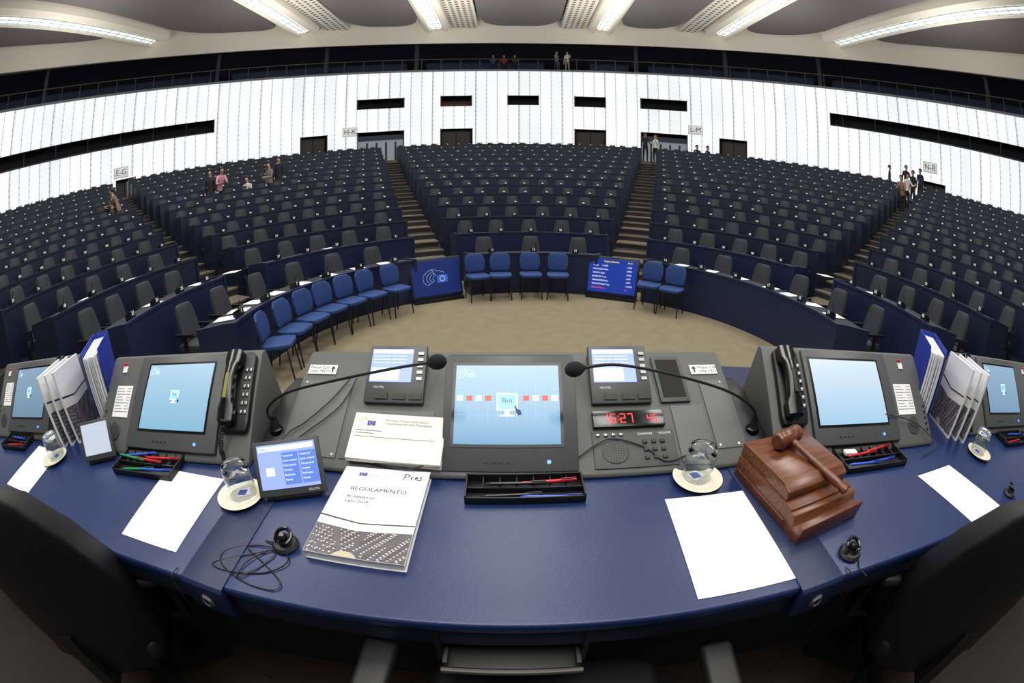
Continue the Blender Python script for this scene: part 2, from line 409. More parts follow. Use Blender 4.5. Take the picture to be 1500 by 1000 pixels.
# ------------------------------------------------------------------ floor screens
flagb=mat("flag_screen_blue",(40,80,170),.3,emis=.7)
def ep_logo(parent,M,s,m,mflag=None):
    rt=MB()
    def strip(P,w):
        for i in range(len(P)-1):
            x0,y0=P[i];x1,y1=P[i+1]; L=math.hypot(x1-x0,y1-y0) or 1; nx=-(y1-y0)/L*w*s; ny=(x1-x0)/L*w*s
            rt.verts_faces([(x0*s-nx,y0*s-ny,0),(x1*s-nx,y1*s-ny,0),(x1*s+nx,y1*s+ny,0),(x0*s+nx,y0*s+ny,0)],[(0,1,2,3)])
    for r in (.22,.36,.50,.66):
        strip([(-.02+r*cos(rad(a)),-.02+r*.60*sin(rad(a))) for a in range(112,226,8)],.006)
    strip([(-.28,.36),(-.1,.10)],.006); strip([(-.50,-.30),(-.18,-.12)],.006); strip([(-.28,.36),(-.02,.30),(.30,.18)],.006)
    obj("emblem",rt.mesh("emblem",[m]),parent,M)
    f=MB(); f.verts_faces([(-.06*s,-.22*s,0),(.42*s,-.22*s,0),(.42*s,.10*s,0),(-.06*s,.10*s,0)],[(0,1,2,3)])
    for k in range(12):
        a=2*pi*k/12; cx=.18*s+.11*s*cos(a); cy=-.06*s+.11*s*sin(a); e=.018*s
        f.verts_faces([(cx-e,cy,.0006),(cx,cy-e,.0006),(cx+e,cy,.0006),(cx,cy+e,.0006)],[(0,1,2,3)],1)
    obj("flag_emblem",f.mesh("flag_emblem",[mflag or flagb,scry]),parent,M)
for a,kind in ((-30.5,'logo'),(24.5,'list')):
    p=hall(a,3.34); M=T(*p)@RZ(-a)
    rt=root("floor_screen","large flat screen in blue frame, "+("dark blue picture with parliament emblem" if kind=='logo' else "blue page of white text lines"),"screen",M,"floor screens")
    Mt=T(0,0,.06)@RX(-12)
    mb=MB(); mb.box(-.48,.48,-.03,.05,0,.70); obj("frame",mb.mesh("frame",[mat("screen_frame_navy",(20,28,60),.4)],bevel=.012),rt,Mt)
    mb=MB(); mb.box(-.44,.44,-.034,-.03,.05,.65); obj("screen",mb.mesh("screen",[mat("floor_screen_blue" if kind=='logo' else "list_blue",(20,36,92) if kind=='logo' else (20,50,140),.3,emis=.6)]),rt,Mt)
    mb=MB(); mb.prism([(-.1,0),(.2,0),(.2,.4),(.15,.4),(.12,.06),(-.1,.06)],-.46,.46,'x'); obj("stand",mb.mesh("stand",[black]),rt)
    Mf=Mt@T(0,-.0355,.35)@RX(90)
    if kind=='logo': ep_logo(rt,Mf@T(.03,0,0),.42,mat("logo_line",(150,172,215),.4,emis=.5))
    else:
        text("Stagiary Election",.042,scry,Mf@T(-.17,.26,0),rt)
        text("51/51",.038,scry,Mf@T(.27,.26,0),rt)
        for k,(l,r,m) in enumerate((("->CES      ->LABS","->CES",scrw),("CASTALDO Fabio","->EFD",scrw),("KAMALL Syed","->ECR",scrw),("BOGOVIC Franc","->EPP",scrw),("FERNANDES Paulo","->EPP",scrw),("VERHOFSTADT Guy","->ALDE",scrw),("SCHULZ Martin",":N",scrr))):
            text(l,.038,m,Mf@T(-.37,.18-.068*k,0),rt); text(r,.038,m,Mf@T(.25,.18-.068*k,0),rt)
# ------------------------------------------------------------------ back wall with openings
opens=[]
ZB,ZT=zn(NR-1),9.95
sl=[(-23,-15.9,7.5,8.2),(-10.6,-5.9,7.5,8.25),(-.7,4.0,7.55,8.25),(9.2,13.9,7.5,8.25),(19,26,7.55,8.3)]
for a0,a1,z0,z1 in sl: opens.append((conv(a0),conv(a1),z0,z1,'slot'))
for a0,a1 in ((-31.4,-27.3),(-22.9,-15.9),(-10.6,-5.8),(9.2,13.9),(19,26),(30.7,34.9)): opens.append((conv(a0),conv(a1),ZB,6.0,'door'))
opens.append((conv(-58.8)-.8,conv(-58.8)+2.4,ZB,5.1,'door')); opens.append((conv(62)-.4,conv(62)+3.6,ZB,5.4,'door'))
opens.append((-100,conv(-44.4),6.95,7.72,'long')); opens.append((conv(47.6),100,7.68,8.45,'long'))
cuts=sorted(set([-AEND,AEND]+[o[0] for o in opens]+[o[1] for o in opens]))
mb=MB()
for i in range(len(cuts)-1):
    a0,a1=cuts[i],cuts[i+1]
    zs=sorted([(o[2],o[3]) for o in opens if o[0]<=a0+1e-6 and o[1]>=a1-1e-6]); cur=ZB; bands=[]
    for z0,z1 in zs:
        if z0>cur: bands.append((cur,z0))
        cur=z1
    bands.append((cur,ZT))
    for z0,z1 in bands:
        mb.arc([(RW,z0),(RW+.12,z0),(RW+.12,z1),(RW,z1)],a0,a1,2,0)
obj("wall_back",mb.mesh("wall_back",[wallm]),None,T(C[0],C[1],0),"curved luminous white panelled wall",None,None,"structure")
dkglass=mat("dark_booth_glass",(9,9,11),.6,spec=.2); brown=mat("brown_booth_interior",(92,70,56),.7); doorm=mat("dark_wood_door",(48,36,32),.5); dimm=mat("dim_interior",(150,156,166),.6,emis=.32)  # dim_interior glows in place of light behind the wide doorways
w=d=0
for a0,a1,z0,z1,k in opens:
    mb=MB(); da=math.degrees(.06/RW)
    mb.arc([(RW+.12,z0-.05),(RW+.9,z0-.05),(RW+.9,z0),(RW+.12,z0)],a0,a1,2,0,C); mb.arc([(RW+.12,z1),(RW+.9,z1),(RW+.9,z1+.05),(RW+.12,z1+.05)],a0,a1,2,0,C)
    mb.arc([(RW+.8,z0),(RW+.9,z0),(RW+.9,z1),(RW+.8,z1)],a0,a1,2,0,C)
    for aa,bb in ((a0,a0+da),(a1-da,a1)): mb.arc([(RW-.02,z0),(RW+.85,z0),(RW+.85,z1),(RW-.02,z1)],aa,bb,2,1,C)
    if k=='door':
        d+=1; m=(a0+a1)/2
        wide=(a1-a0)>5
        if wide:
            mb.arc([(RW+.3,z0),(RW+.34,z0),(RW+.34,z1-.55),(RW+.3,z1-.55)],a0,a1,2,2,C)
            mb.arc([(RW+.2,z1-.55),(RW+.3,z1-.55),(RW+.3,z1-.25),(RW+.2,z1-.25)],a0,a1,2,3,C)
            for j in range(1,5): aa=a0+(a1-a0)*j/5; mb.arc([(RW+.25,z0),(RW+.32,z0),(RW+.32,z1-.7),(RW+.25,z1-.7)],aa,aa+da*2,2,1,C)
        else:
            mb.arc([(RW+.5,z0),(RW+.55,z0),(RW+.55,z1-.1),(RW+.5,z1-.1)],a0+.3,m-.05,2,4,C); mb.arc([(RW+.5,z0),(RW+.55,z0),(RW+.55,z1-.1),(RW+.5,z1-.1)],m+.05,a1-.3,2,4,C)
        obj("door_%d"%d,mb.mesh("door",[dkglass,black,dimm,navy,doorm]),label="recessed doorway in the luminous wall",kind="structure")
    else:
        w+=1
        if w==2: mb.arc([(RW+.5,z0),(RW+.8,z0),(RW+.8,z0+.5),(RW+.5,z0+.2)],a0,a1,2,4,C)
        if k=='long':
            aa=a0+2
            while aa<a1-1: mb.arc([(RW+.1,z0),(RW+.16,z0),(RW+.16,z1),(RW+.1,z1)],aa,aa+.08,2,1,C); aa+=5.2
            mb.arc([(RW-.04,z0-.05),(RW+.14,z0-.05),(RW+.14,z0+.02),(RW-.04,z0+.02)],a0,a1,2,1,C)
        obj("window_%d"%w,mb.mesh("window",[dkglass,black,dimm,navy,brown,consd]),label="dark interpreters booth window slot",kind="structure")
mb=MB(); mb.arc([(RW-.08,ZT),(RW+.3,ZT),(RW+.3,ZT+.12),(RW-.08,ZT+.12)],-AEND,AEND,2,0,C); obj("trim_1",mb.mesh("trim",[mat("grey_capping",(120,122,125),.5)]),label="grey capping along the luminous wall",kind="structure")
mb=MB(); mb.arc([(RW-.05,ZB),(RW,ZB),(RW,ZB+.12),(RW-.05,ZB+.12)],-AEND,AEND,2,0,C); obj("baseboard_back",mb.mesh("baseboard",[consd]),label="dark baseboard at the wall foot",kind="structure")
galf=mat("gallery_dark",(20,21,26),.8); galb=mat("gallery_back_navy",(20,23,38),.7,noise=.3,nscale=1.2)
mb=MB(); mb.arc([(RW+.12,ZT-.15),(RW+6,ZT-.15),(RW+6,ZT+.95),(RW+3.2,ZT+.95),(RW+3.2,ZT+.5),(RW+1.6,ZT+.5),(RW+1.6,ZT+.1),(RW+.12,ZT+.1)],-AEND,AEND,2,0,C)
obj("floor",mb.mesh("floor",[galf]),label="stepped floor of the public gallery",kind="structure")
mb=MB(); mb.arc([(RW+6,ZT),(RW+6.1,ZT),(RW+6.1,14.6),(RW+6,14.6)],-AEND,AEND,2,0,C)
obj("wall_gallery",mb.mesh("wall_gallery",[galb]),label="dark wall behind the public gallery",kind="structure")
for j,(rr,zz) in enumerate(((RW+1.9,ZT+.5),(RW+3.5,ZT+.95),(RW+5.0,ZT+.95))):
    for a0,a1 in ((-100,-47),(-44,-17),(-14,4),(11,17),(20,46),(49,100)):
        mb=MB(); mb.arc([(rr-.45,zz),(rr-.35,zz),(rr-.35,zz+.35),(rr+.02,zz+.35),(rr+.05,zz),(rr+.12,zz),(rr+.17,zz+.75),(rr+.07,zz+.75),(rr+.05,zz+.45),(rr-.45,zz+.45)],a0,a1,2,0,C)
        obj("gallery_bench",mb.mesh("gallery_bench",[mat("gallery_blue",(26,34,64),.7)]),label="dark blue row of gallery seating",cat="bench",group="gallery seating rows")
mb=MB(); mb.arc([(RW+.05,ZT+.9),(RW+.1,ZT+.9),(RW+.1,ZT+.95),(RW+.05,ZT+.95)],-AEND,AEND,2,0,C)
aa=-AEND+1
while aa<AEND: mb.arc([(RW+.06,ZT+.12),(RW+.09,ZT+.12),(RW+.09,ZT+.91),(RW+.06,ZT+.91)],aa,aa+.1,2,0,C); aa+=3.0
ra=obj("gallery_railing",mb.mesh("gallery_railing",[consd]),label="slim dark metal railing along the gallery edge",cat="railing")
for i,a in enumerate((-47,-30,-16,18,32,47,75,-75)):
    mb=MB(); mb.arc([(RW+.5,ZT+.1),(RW+.75,ZT+.1),(RW+.75,12.25),(RW+.5,12.15)],a,a+.6,2,0,C)
    obj("wall_pier",mb.mesh("wall_pier",[mat("pier_grey",(34,38,50),.6)]),label="slender dark pier in the gallery",kind="structure")
# fascia and ceiling
mb=MB(); mb.arc([(RW-.3,11.95),(RW+.35,12.15),(RW+6,14.4),(RW+6,14.6),(RW-.9,13.8),(RW-.6,12.85)],-AEND,AEND,2,0,C); obj("trim_2",mb.mesh("trim",[cream],smooth=True),label="curved cream ceiling fascia above the gallery",kind="structure")
mb=MB(); mb.arc([(.01,13.6),(RW-.7,13.6),(RW-.7,13.8),(.01,13.8)],-180,180,3,0,C,cap=False); obj("ceiling",mb.mesh("ceiling",[cream]),label="cream ceiling plane",kind="structure")
def ypanel(x0,x1,rr,z,th,m,name,label,ylo=-6,rnd=1.6,xin=None):
    n=14; top=[]
    for k in range(n+1):
        x=x0+(x1-x0)*k/n; dx=x-C[0]
        if abs(dx)>=rr: continue
        y=C[1]+math.sqrt(rr*rr-dx*dx)
        e=min((x-x0),(x1-x))/rnd
        if e<1: y-=rnd*(1-math.sqrt(max(0,1-(1-e)**2)))
        top.append((x,y))
    if len(top)<2: return
    lo=xin or (top[0][0],top[-1][0])
    poly=[(lo[0],ylo)]+top+[(lo[1],ylo)]
    mb=MB(); mb.prism(poly,z,z+th,'z'); obj(name,mb.mesh(name,[m]),label=label,kind="structure")
for x0,x1 in ((-2.0,2.9),(-9.7,-5.5),(6.4,10.0),(-17.6,-13.1),(13.3,16.8),(-22.3,-19.8),(18.95,23.0)):
    ypanel(x0,x1,RW-1.0,13.0,.5,greyc,"ceiling","grey recessed ceiling panel between cream beams")
for x0,x1 in ((-3.75,-2.1),(3.0,4.6),(-11.1,-9.8),(10.1,11.3)):
    ypanel(x0,x1,RW-.75,12.95,.5,perf,"ceiling","perforated cream ceiling panel",rnd=.2)
for bx in (-18.7,-12.1,-4.6,5.5,12.3,17.9):
    ye=C[1]+math.sqrt((RW-.8)**2-(bx-C[0])**2)
    mb=MB(); mb.prism([(bx-.95,13.6),(bx-.75,12.75),(bx-.5,12.55),(bx-.40,12.62),(bx-.40,12.85),(bx+.40,12.85),(bx+.40,12.62),(bx+.5,12.55),(bx+.75,12.75),(bx+.95,13.6)],-6,ye,'y')
    obj("ceiling",mb.mesh("ceiling",[cream]),label="cream ceiling beam with light trough",kind="structure")
    rt=root("ceiling_light","long white glass light trough set in a cream beam","light",T(bx,0,12.70),"ceiling light troughs")
    mb=MB(); mb.box(-.30,.30,-5.5,ye-.5,-.04,.14); obj("diffuser",mb.mesh("diffuser",[trough]),rt)
    mb=MB() 
    yy=-5
    while yy<ye-.7: mb.box(-.31,.31,yy,yy+.03,-.10,-.042); yy+=.7
    for sx in (-.01,-.31,.29): mb.box(sx,sx+.02,-5.5,ye-.5,-.11,-.042)
    obj("louvre_grid",mb.mesh("louvre_grid",[mat("louvre_white",(190,198,198),.4)]),rt)
for a,z,t in ((-24,6.05,"H-K"),(27.2,6.35,"L-M"),(63.1,6.15,"N-R"),(-58.8,5.45,"E-G")):
    p=hall(conv(a),RW-.15,z); rt=root("seating_sign","white hanging sign reading "+t+" by the wall","sign",T(*p)@RZ(-conv(a)),"seating block signs")
    mb=MB(); mb.box(-.44,.44,-.02,.02,-.27,.27); obj("board",mb.mesh("board",[mat("sign_white",(250,250,250),.6,emis=.25)],bevel=.01),rt)  # board has a faint glow of its own to look whiter, not a lamp
    mb=MB()
    for q in ((-.46,.46,.27,.285),(-.46,.46,-.285,-.27),(-.46,-.445,-.285,.285),(.445,.46,-.285,.285)): mb.box(q[0],q[1],-.025,.025,q[2],q[3])
    mb.box(-.02,.02,0,.14,-.02,.02)
    obj("frame",mb.mesh("frame",[consd]),rt)
    text(t,.44,mat("sign_letter",(24,30,60),.5),T(0,-.024,0)@RX(90),rt,"lettering",'CENTER',0,0)
# ------------------------------------------------------------------ PRESIDENTIAL DESK
ZD=1.27
def yf(x): return .405-.06*x*x
def yb(x): return 1.2-.05*x*x
def desktop(x0,x1,name,label):
    rt=root(name,label,"desk",None,"presidential desk units")
    n=12; xs=[x0+(x1-x0)*i/n for i in range(n+1)]
    poly=[(x,yf(x)) for x in xs]+[(x,yb(x)) for x in xs[::-1]]
    mb=MB(); mb.prism(poly,ZD-.03,ZD,'z',0); obj("desktop",mb.mesh("desktop",[desklea],bevel=.008,seg=3),rt)
    poly=[(x,yf(x)+.006) for x in xs]+[(x,yf(x)+.05) for x in xs[::-1]]
    mb=MB(); mb.prism(poly,ZD-.085,ZD-.03,'z',0); obj("edge_band",mb.mesh("edge_band",[mat("edge_band_navy",(14,20,42),.45)],bevel=.004),rt)
    mb=MB(); poly=[(x,yf(x)+.25) for x in xs]+[(x,yb(x)) for x in xs[::-1]]; mb.prism(poly,.52,ZD-.031,'z',0)
    obj("cabinet_body",mb.mesh("cabinet_body",[mat("cabinet_black",(10,10,12),.7)]),rt); return rt
dc=desktop(-.6,.6,"presidential_desk","navy leather topped central desk with curved front edge")
desktop(-2.9,-.6,"presidential_desk","navy leather topped curved side desk"); desktop(.6,2.9,"presidential_desk","navy leather topped curved side desk")
for x in (-.62,.62):
    mb=MB(); yy=yf(x)
    mb.prism([(yy-.012,ZD-.085),(yy-.012,ZD-.005),(yy-.004,ZD+.003),(.85,ZD+.003),(.85,ZD-.001),(yy+.002,ZD-.001),(yy+.002,ZD-.085)],x-.06,x+.06,'x'); j=obj("joint_cover",mb.mesh("joint_cover",[deskband],bevel=.0015),dc)
    mb=MB(); mb.lathe([(.0,0),(.018,0),(.02,.003),(.014,.008),(.011,.006),(0.001,.006)],20,0,T(x,yy-.012,ZD-.045)@RX(90)); mb.box(x-.0015,x+.0015,yy-.0195,yy-.0185,ZD-.053,ZD-.037,1); obj("lock",mb.mesh("lock",[chrome,black],smooth=True),dc)
rt=root("keyboard_drawer","grey pull-out tray hanging under the desk edge","drawer",T(0,.405,1.12))
mb=MB(); mb.box(-.13,.13,-.02,.2,0,.012); mb.box(-.13,-.12,-.02,.2,.012,.03); mb.box(.12,.13,-.02,.2,.012,.03); obj("tray",mb.mesh("tray",[mat("tray_dark",(26,26,27),.5)],bevel=.002),rt)
mb=MB(); mb.box(-.135,.135,-.03,-.02,-.004,.010); obj("front",mb.mesh("front",[mat("drawer_edge",(90,88,84),.5)],bevel=.003),rt)
mb=MB(); mb.box(-.14,-.13,0,.2,.0,.12); mb.box(.13,.14,0,.2,.0,.12); obj("runner",mb.mesh("runner",[black]),rt)
def slab(parent,name,F,u0,u1,v0,v1,n0,n1,m,bevel=0):
    mb=MB(); mb.box(u0,u1,v0,v1,n0,n1); return obj(name,mb.mesh(name,m if isinstance(m,list) else [m],bevel=bevel),parent,F)
def console_body(parent,u0,u1,S,L,name="body",m=cons,h0=.012,back=.10):
    c,s=cos(rad(S)),sin(rad(S))
    prof=[(0,0),(0,h0),(L*c,h0+L*s),(L*c+.025,h0+L*s-.002),(L*c+back,0)]
    mb=MB(); mb.prism(prof,u0,u1,'x'); return obj(name,mb.mesh(name,[m],bevel=.006),parent)
def elvis(parent,F,cx,cy,w,full=True):
    z=.0012
    k=w/.26
    ic=MB()
    def q(x0,y0,x1,y1,mi,zz=z): ic.verts_faces([(cx+x0*k,cy+y0*k,zz),(cx+x1*k,cy+y0*k,zz),(cx+x1*k,cy+y1*k,zz),(cx+x0*k,cy+y1*k,zz)],[(0,1,2,3)],mi)
    if full:
        for gx in range(-5,6): q(gx*.0235-.0002,-.045,gx*.0235+.0002,.06,5)
        for gy in (-.03,.04): q(-.13,gy,.13,gy+.0004,5)
        q(-.13,.022,.13,.0226,5); q(-.13,.006,.13,.0066,5)
        for i in range(11):
            x=-.1175+i*.0235
            if abs(x)<.03: continue
            q(x-.0075,.0072,x+.0075,.0214,1 if i in (1,3,7,9) else 2,z+.0003)
    q(-.026,-.018,.026,.028,3,z+.0005); q(-.0225,-.0145,.0225,.0245,0,z+.0008)
    q(-.006,-.029,.006,-.018,3,z+.0005); q(-.018,-.033,.018,-.029,3,z+.0005)
    ic.verts_faces([(cx+x*k,cy+y*k,z+.0012) for x,y in ((.018,-.006),(.0205,-.004),(.025,-.014),(.032,-.016),(.036,-.027),(.028,-.031),(.022,-.022))],[tuple(range(7))],4)
    obj("screen_icon",ic.mesh("screen_icon",[mat("icon_blue",(128,184,222),.3,emis=.8),mat("icon_red",(190,74,58),.3,emis=.7),mat("icon_line",(196,220,236),.3,emis=.8),scrw,mat("icon_navy",(18,40,90),.4,emis=.3),mat("icon_grid",(150,196,224),.3,emis=.8)]),parent,F)
    text("Elvis",.015*k,mat("icon_navy",(0,0,0)),F@T(cx,cy+.008*k,z+.0014),parent,"screen_text",'CENTER')
def monitor(parent,F,u0,u1,v0,v1,s0,s1,t0,t1,sm,pic=None,th=.018):
    mb=MB(); mb.box(u0,u1,v0,v1,-.01,th); obj("monitor_bezel",mb.mesh("monitor_bezel",[bez],bevel=.004),parent,F)
    mb=MB(); mb.box(s0-.008,s1+.008,t0-.008,t1+.008,th,th+.0015); obj("screen_surround",mb.mesh("screen_surround",[blackg]),parent,F)
    mb=MB(); mb.box(s0,s1,t0,t1,th+.0015,th+.0025); obj("screen",mb.mesh("screen",[sm]),parent,F)
    F2=F@T(0,0,th+.0025)
    mb=MB()
    for i in range(4): mb.box(s0+.075+i*.018,s0+.083+i*.018,v0+.022,v0+.026,th,th+.002,0)
    mb.lathe([(.005,0),(.005,.003),(.001,.003)],12,1,T(s1-.03,v0+.024,th))
    obj("button",mb.mesh("monitor_button",[black,mat("blue_led",(90,130,255),.3,emis=2)]),parent,F)
    if pic=='full': elvis(parent,F2,(s0+s1)/2,(t0+t1)/2,s1-s0)
    if pic=='small': elvis(parent,F2,(s0+s1)/2,(t0+t1)/2,(s1-s0)*.62,False)
    if pic in('full','small'): ep_logo(parent,F2@T(s0+.032,t1-.024,.0005),.044,scrw,mat("logo_flag_pale",(150,190,220),.4,emis=.6))
    return F2
ZC=1.27
rt=root("control_console","dark grey central control console with monitors, clock and speaker","control console",T(0,.82,ZC))
console_body(rt,-.625,.64,27,.385)
F=T(0,0,.012)@RX(27)
mb=MB(); c,s=cos(rad(43)),sin(rad(43)); mb.prism([(.01,.0),(.01+.318*c,.318*s),(.01+.318*c+.05,.318*s-.01),(.34,.14)],-.172,.162,'x'); obj("monitor_housing",mb.mesh("monitor_housing",[consd],bevel=.004),rt)
FM=T(0,.008,.004)@RX(43)
monitor(rt,FM,-.17,.16,.012,.318,-.142,.118,.08,.287,scrblue,'full',.012)
for u in (-.318,.293):
    Fm=F@T(u,.205,.002)@RX(14)
    mb=MB(); mb.box(-.084,.084,0,.172,-.004,.011); obj("small_monitor_bezel",mb.mesh("small_monitor_bezel",[bez],bevel=.003),rt,Fm)
    mb=MB(); mb.prism([(.0,-.012),(.0,-.004),(.165,-.004),(.16,-.045)],-.080,.080,'x'); obj("small_monitor_stand",mb.mesh("small_monitor_stand",[consd]),rt,Fm)
    slab(rt,"small_screen",Fm,-.074,.046,.06,.160,.011,.013,scrlil)
    mb=MB(); mb.box(-.072,.044,.147,.158,.013,.0134,1)
    mb.box(-.072,.01,.064,.102,.013,.0134,1)
    obj("screen_window",mb.mesh("screen_window",[scrw,scrpale]),rt,Fm)
    for k in range(3): text("Parlamento europeo  ordine del giorno",.0060,scrw,Fm@T(-.068,.138-.010*k,.0138),rt,"screen_text")
    mb=MB()
    for k in range(5): mb.box(.060,.076,.066+k*.019,.075+k*.019,.011,.014)
    mb.box(-.05,-.015,.010,.026,.011,.015,1); mb.box(.0,.035,.010,.026,.011,.015,1); mb.box(.045,.08,.010,.026,.011,.015,1)
    obj("key",mb.mesh("key",[steel,black]),rt,Fm)
    text("VELOTEL",.008,whitelab,Fm@T(-.06,.045,.0115),rt,"lettering")
slab(rt,"clock_display",F,.205,.40,.130,.180,0,.012,blackg,.002)
SEG={'0':'abcdef','1':'bc','2':'abged','4':'fgbc','5':'afgcd','6':'afgedc','7':'abc'}
def sevenseg(parent,M,s,x0,h):
    mb=MB(); w=h*.5; t=h*.085; x=x0
    for ch in s:
        if ch==':':
            for yy in (.3,.68): mb.box(x+h*.03,x+h*.03+t,h*yy,h*yy+t,0,.0006)
            x+=h*.22; continue
        P={'a':(x,x+w,h-t,h),'g':(x,x+w,h/2-t/2,h/2+t/2),'d':(x,x+w,0,t),'f':(x,x+t,h/2,h),'b':(x+w-t,x+w,h/2,h),'e':(x,x+t,0,h/2),'c':(x+w-t,x+w,0,h/2)}
        for k in SEG[ch]: q=P[k]; mb.box(q[0],q[1],q[2],q[3],0,.0006)
        x+=w+h*.22
    obj("clock_digits",mb.mesh("clock_digits",[ledm]),parent,M)
sevenseg(rt,F@T(0,.141,.0122),"16:27",.232,.028); sevenseg(rt,F@T(0,.141,.0122),"45",.352,.022)
def speaker(parent,F,u,v,r):
    mb=MB(); mb.lathe([(.001,0),(r,0),(r,.002),(r*.93,.003),(.001,.003)],28,0,T(u,v,0))
    for i in range(-4,5):
        for j in range(-4,5):
            if i*i+j*j<18: mb.box(u+i*r*.2-r*.05,u+i*r*.2+r*.05,v+j*r*.2-r*.05,v+j*r*.2+r*.05,.003,.0035,1)
    obj("speaker_grille",mb.mesh("speaker_grille",[consd,black]),parent,F)
slab(rt,"control_panel",F,.20,.42,.015,.122,0,.004,consd,.001)
speaker(rt,F@T(0,0,.004),.255,.062,.035)
mb=MB()
for i in range(3):
    for j in range(3): mb.box(.330+i*.024,.342+i*.024,.035+j*.023,.045+j*.023,.004,.009,0)
for j in range(4): mb.box(.21+j*.02,.22+j*.02,.106,.114,.004,.008,1)
obj("button",mb.mesh("button",[black,steel],bevel=.001),rt,F)
text("CHANNEL      VOLUME",.009,whitelab,F@T(.32,.11,.0045),rt)
mb=MB(); mb.box(.405,.495,.205,.370,.0,.008,0); obj("document_slot",mb.mesh("document_slot",[consd],bevel=.002),rt,F)
mb=MB(); mb.box(.415,.485,.220,.355,.0080,.0088,0); obj("slot_shade",mb.mesh("slot_shade",[mat("slot_shade_black",(6,6,7),.8)]),rt,F)  # flat black patch painting the shade inside the recess, no real hole
mb=MB(); mb.box(.54,.62,.05,.28,0,.003,0); mb.box(-.61,-.45,.03,.28,0,.003,0); mb.box(-.44,-.2,.03,.185,0,.003,0); mb.box(.43,.53,.02,.195,0,.003,0); obj("cover_plate",mb.mesh("cover_plate",[mat("console_plate",(90,92,91),.55)],bevel=.001),rt,F)
mb=MB()
for (u,v) in ((-.60,.04),(-.46,.04),(-.6,.27),(-.46,.27),(.55,.06),(.61,.06),(.55,.27),(.61,.27)): mb.lathe([(.004,0),(.004,.0015),(0.0005,.0015)],10,0,T(u,v,.003))
obj("screw",mb.mesh("screw",[steel]),rt,F)
for u0,u1,ar in ((-.61,-.515,1),(.525,.615,0)):
    slab(rt,"notice_label",F,u0,u1,.303,.338,.001,.003,whitelab)
    text("Please Call\nVote 74210",.0148,inkb,F@T(u0+(.004 if ar else .026),.3205,.0034),rt,"notice_lettering",space=.95)
    ax=u1-.013 if ar else u0+.013
    mb=MB(); mb.verts_faces([(ax-.0025,.31,.0036),(ax+.0025,.31,.0036),(ax+.0025,.323,.0036),(ax+.008,.323,.0036),(ax,.334,.0036),(ax-.008,.323,.0036),(ax-.0025,.323,.0036)],[tuple(range(7))]); obj("arrow_symbol",mb.mesh("arrow_symbol",[inkb]),rt,F)
def handset(F,label):
    r=root("telephone",label,"telephone",F,"desk telephones")
    mb=MB(); mb.prism([(-.045,.0),(.045,.0),(.05,.03),(.046,.235),(.03,.25),(-.03,.25),(-.046,.235),(-.05,.03)],0,.022,'z'); obj("base",mb.mesh("base",[black],bevel=.006),r)
    mb=MB(); rings=[]
    for v,w,h0,h1 in ((.012,.018,.03,.05),(.02,.026,.022,.06),(.055,.027,.024,.062),(.075,.019,.04,.066),(.13,.017,.05,.072),(.18,.019,.042,.068),(.2,.027,.026,.064),(.235,.026,.024,.062),(.243,.018,.032,.05)):
        rings.append([(-w,v,h0),(-w*.5,v,h0-.004),(w*.5,v,h0-.004),(w,v,h0),(w,v,h1-.006),(w*.5,v,h1),(-w*.5,v,h1),(-w,v,h1-.006)])
    mb.loft(rings,0,T(-.014,0,0)); obj("handset",mb.mesh("handset",[blackg],smooth=True),r)
    slab(r,"handset_label",T(-.014,0,0),-.006,.006,.08,.155,.0655,.0732,mat("phone_label",(130,122,44),.5) if 'yellow' in label else black)
    mb=MB()
    for i in range(2):
        for j in range(6): mb.box(.018+i*.014,.028+i*.014,.05+j*.026,.062+j*.026,.022,.027)
    obj("keypad_button",mb.mesh("keypad_button",[steel],bevel=.001),r)
    pts=[]
    for i in range(70):
        t=i/69; pts.append((-.02-.01*sin(t*3)+.007*cos(i*1.5),.005-.11*t*(1-.2*t),.03-.03*t+.007*sin(i*1.5)+.012))
    mb=MB(); mb.tube(pts,.0022,5); obj("coiled_cord",mb.mesh("coiled_cord",[black],smooth=True),r); return r
def card(F,u0,u1,v0,v1,n=9):
    r=root("phone_list","white printed card with small text lines on console","card",F,"printed cards on the consoles")
    slab(r,"card_sheet",Matrix(),u0,u1,v0,v1,.0,.002,whitelab)
    mb=MB()
    for i in range(n):
        y=v1-.012-(v1-v0-.02)*i/n; mb.box(u0+.006,u0+(u1-u0)*(.45+.1*((i*7)%3)),y,y+.0028,.002,.0022); mb.box(u0+(u1-u0)*.68,u1-.006,y,y+.0028,.002,.0022)
    obj("printed_lines",mb.mesh("printed_lines",[mat("grey_ink",(120,120,125),.6)]),r)
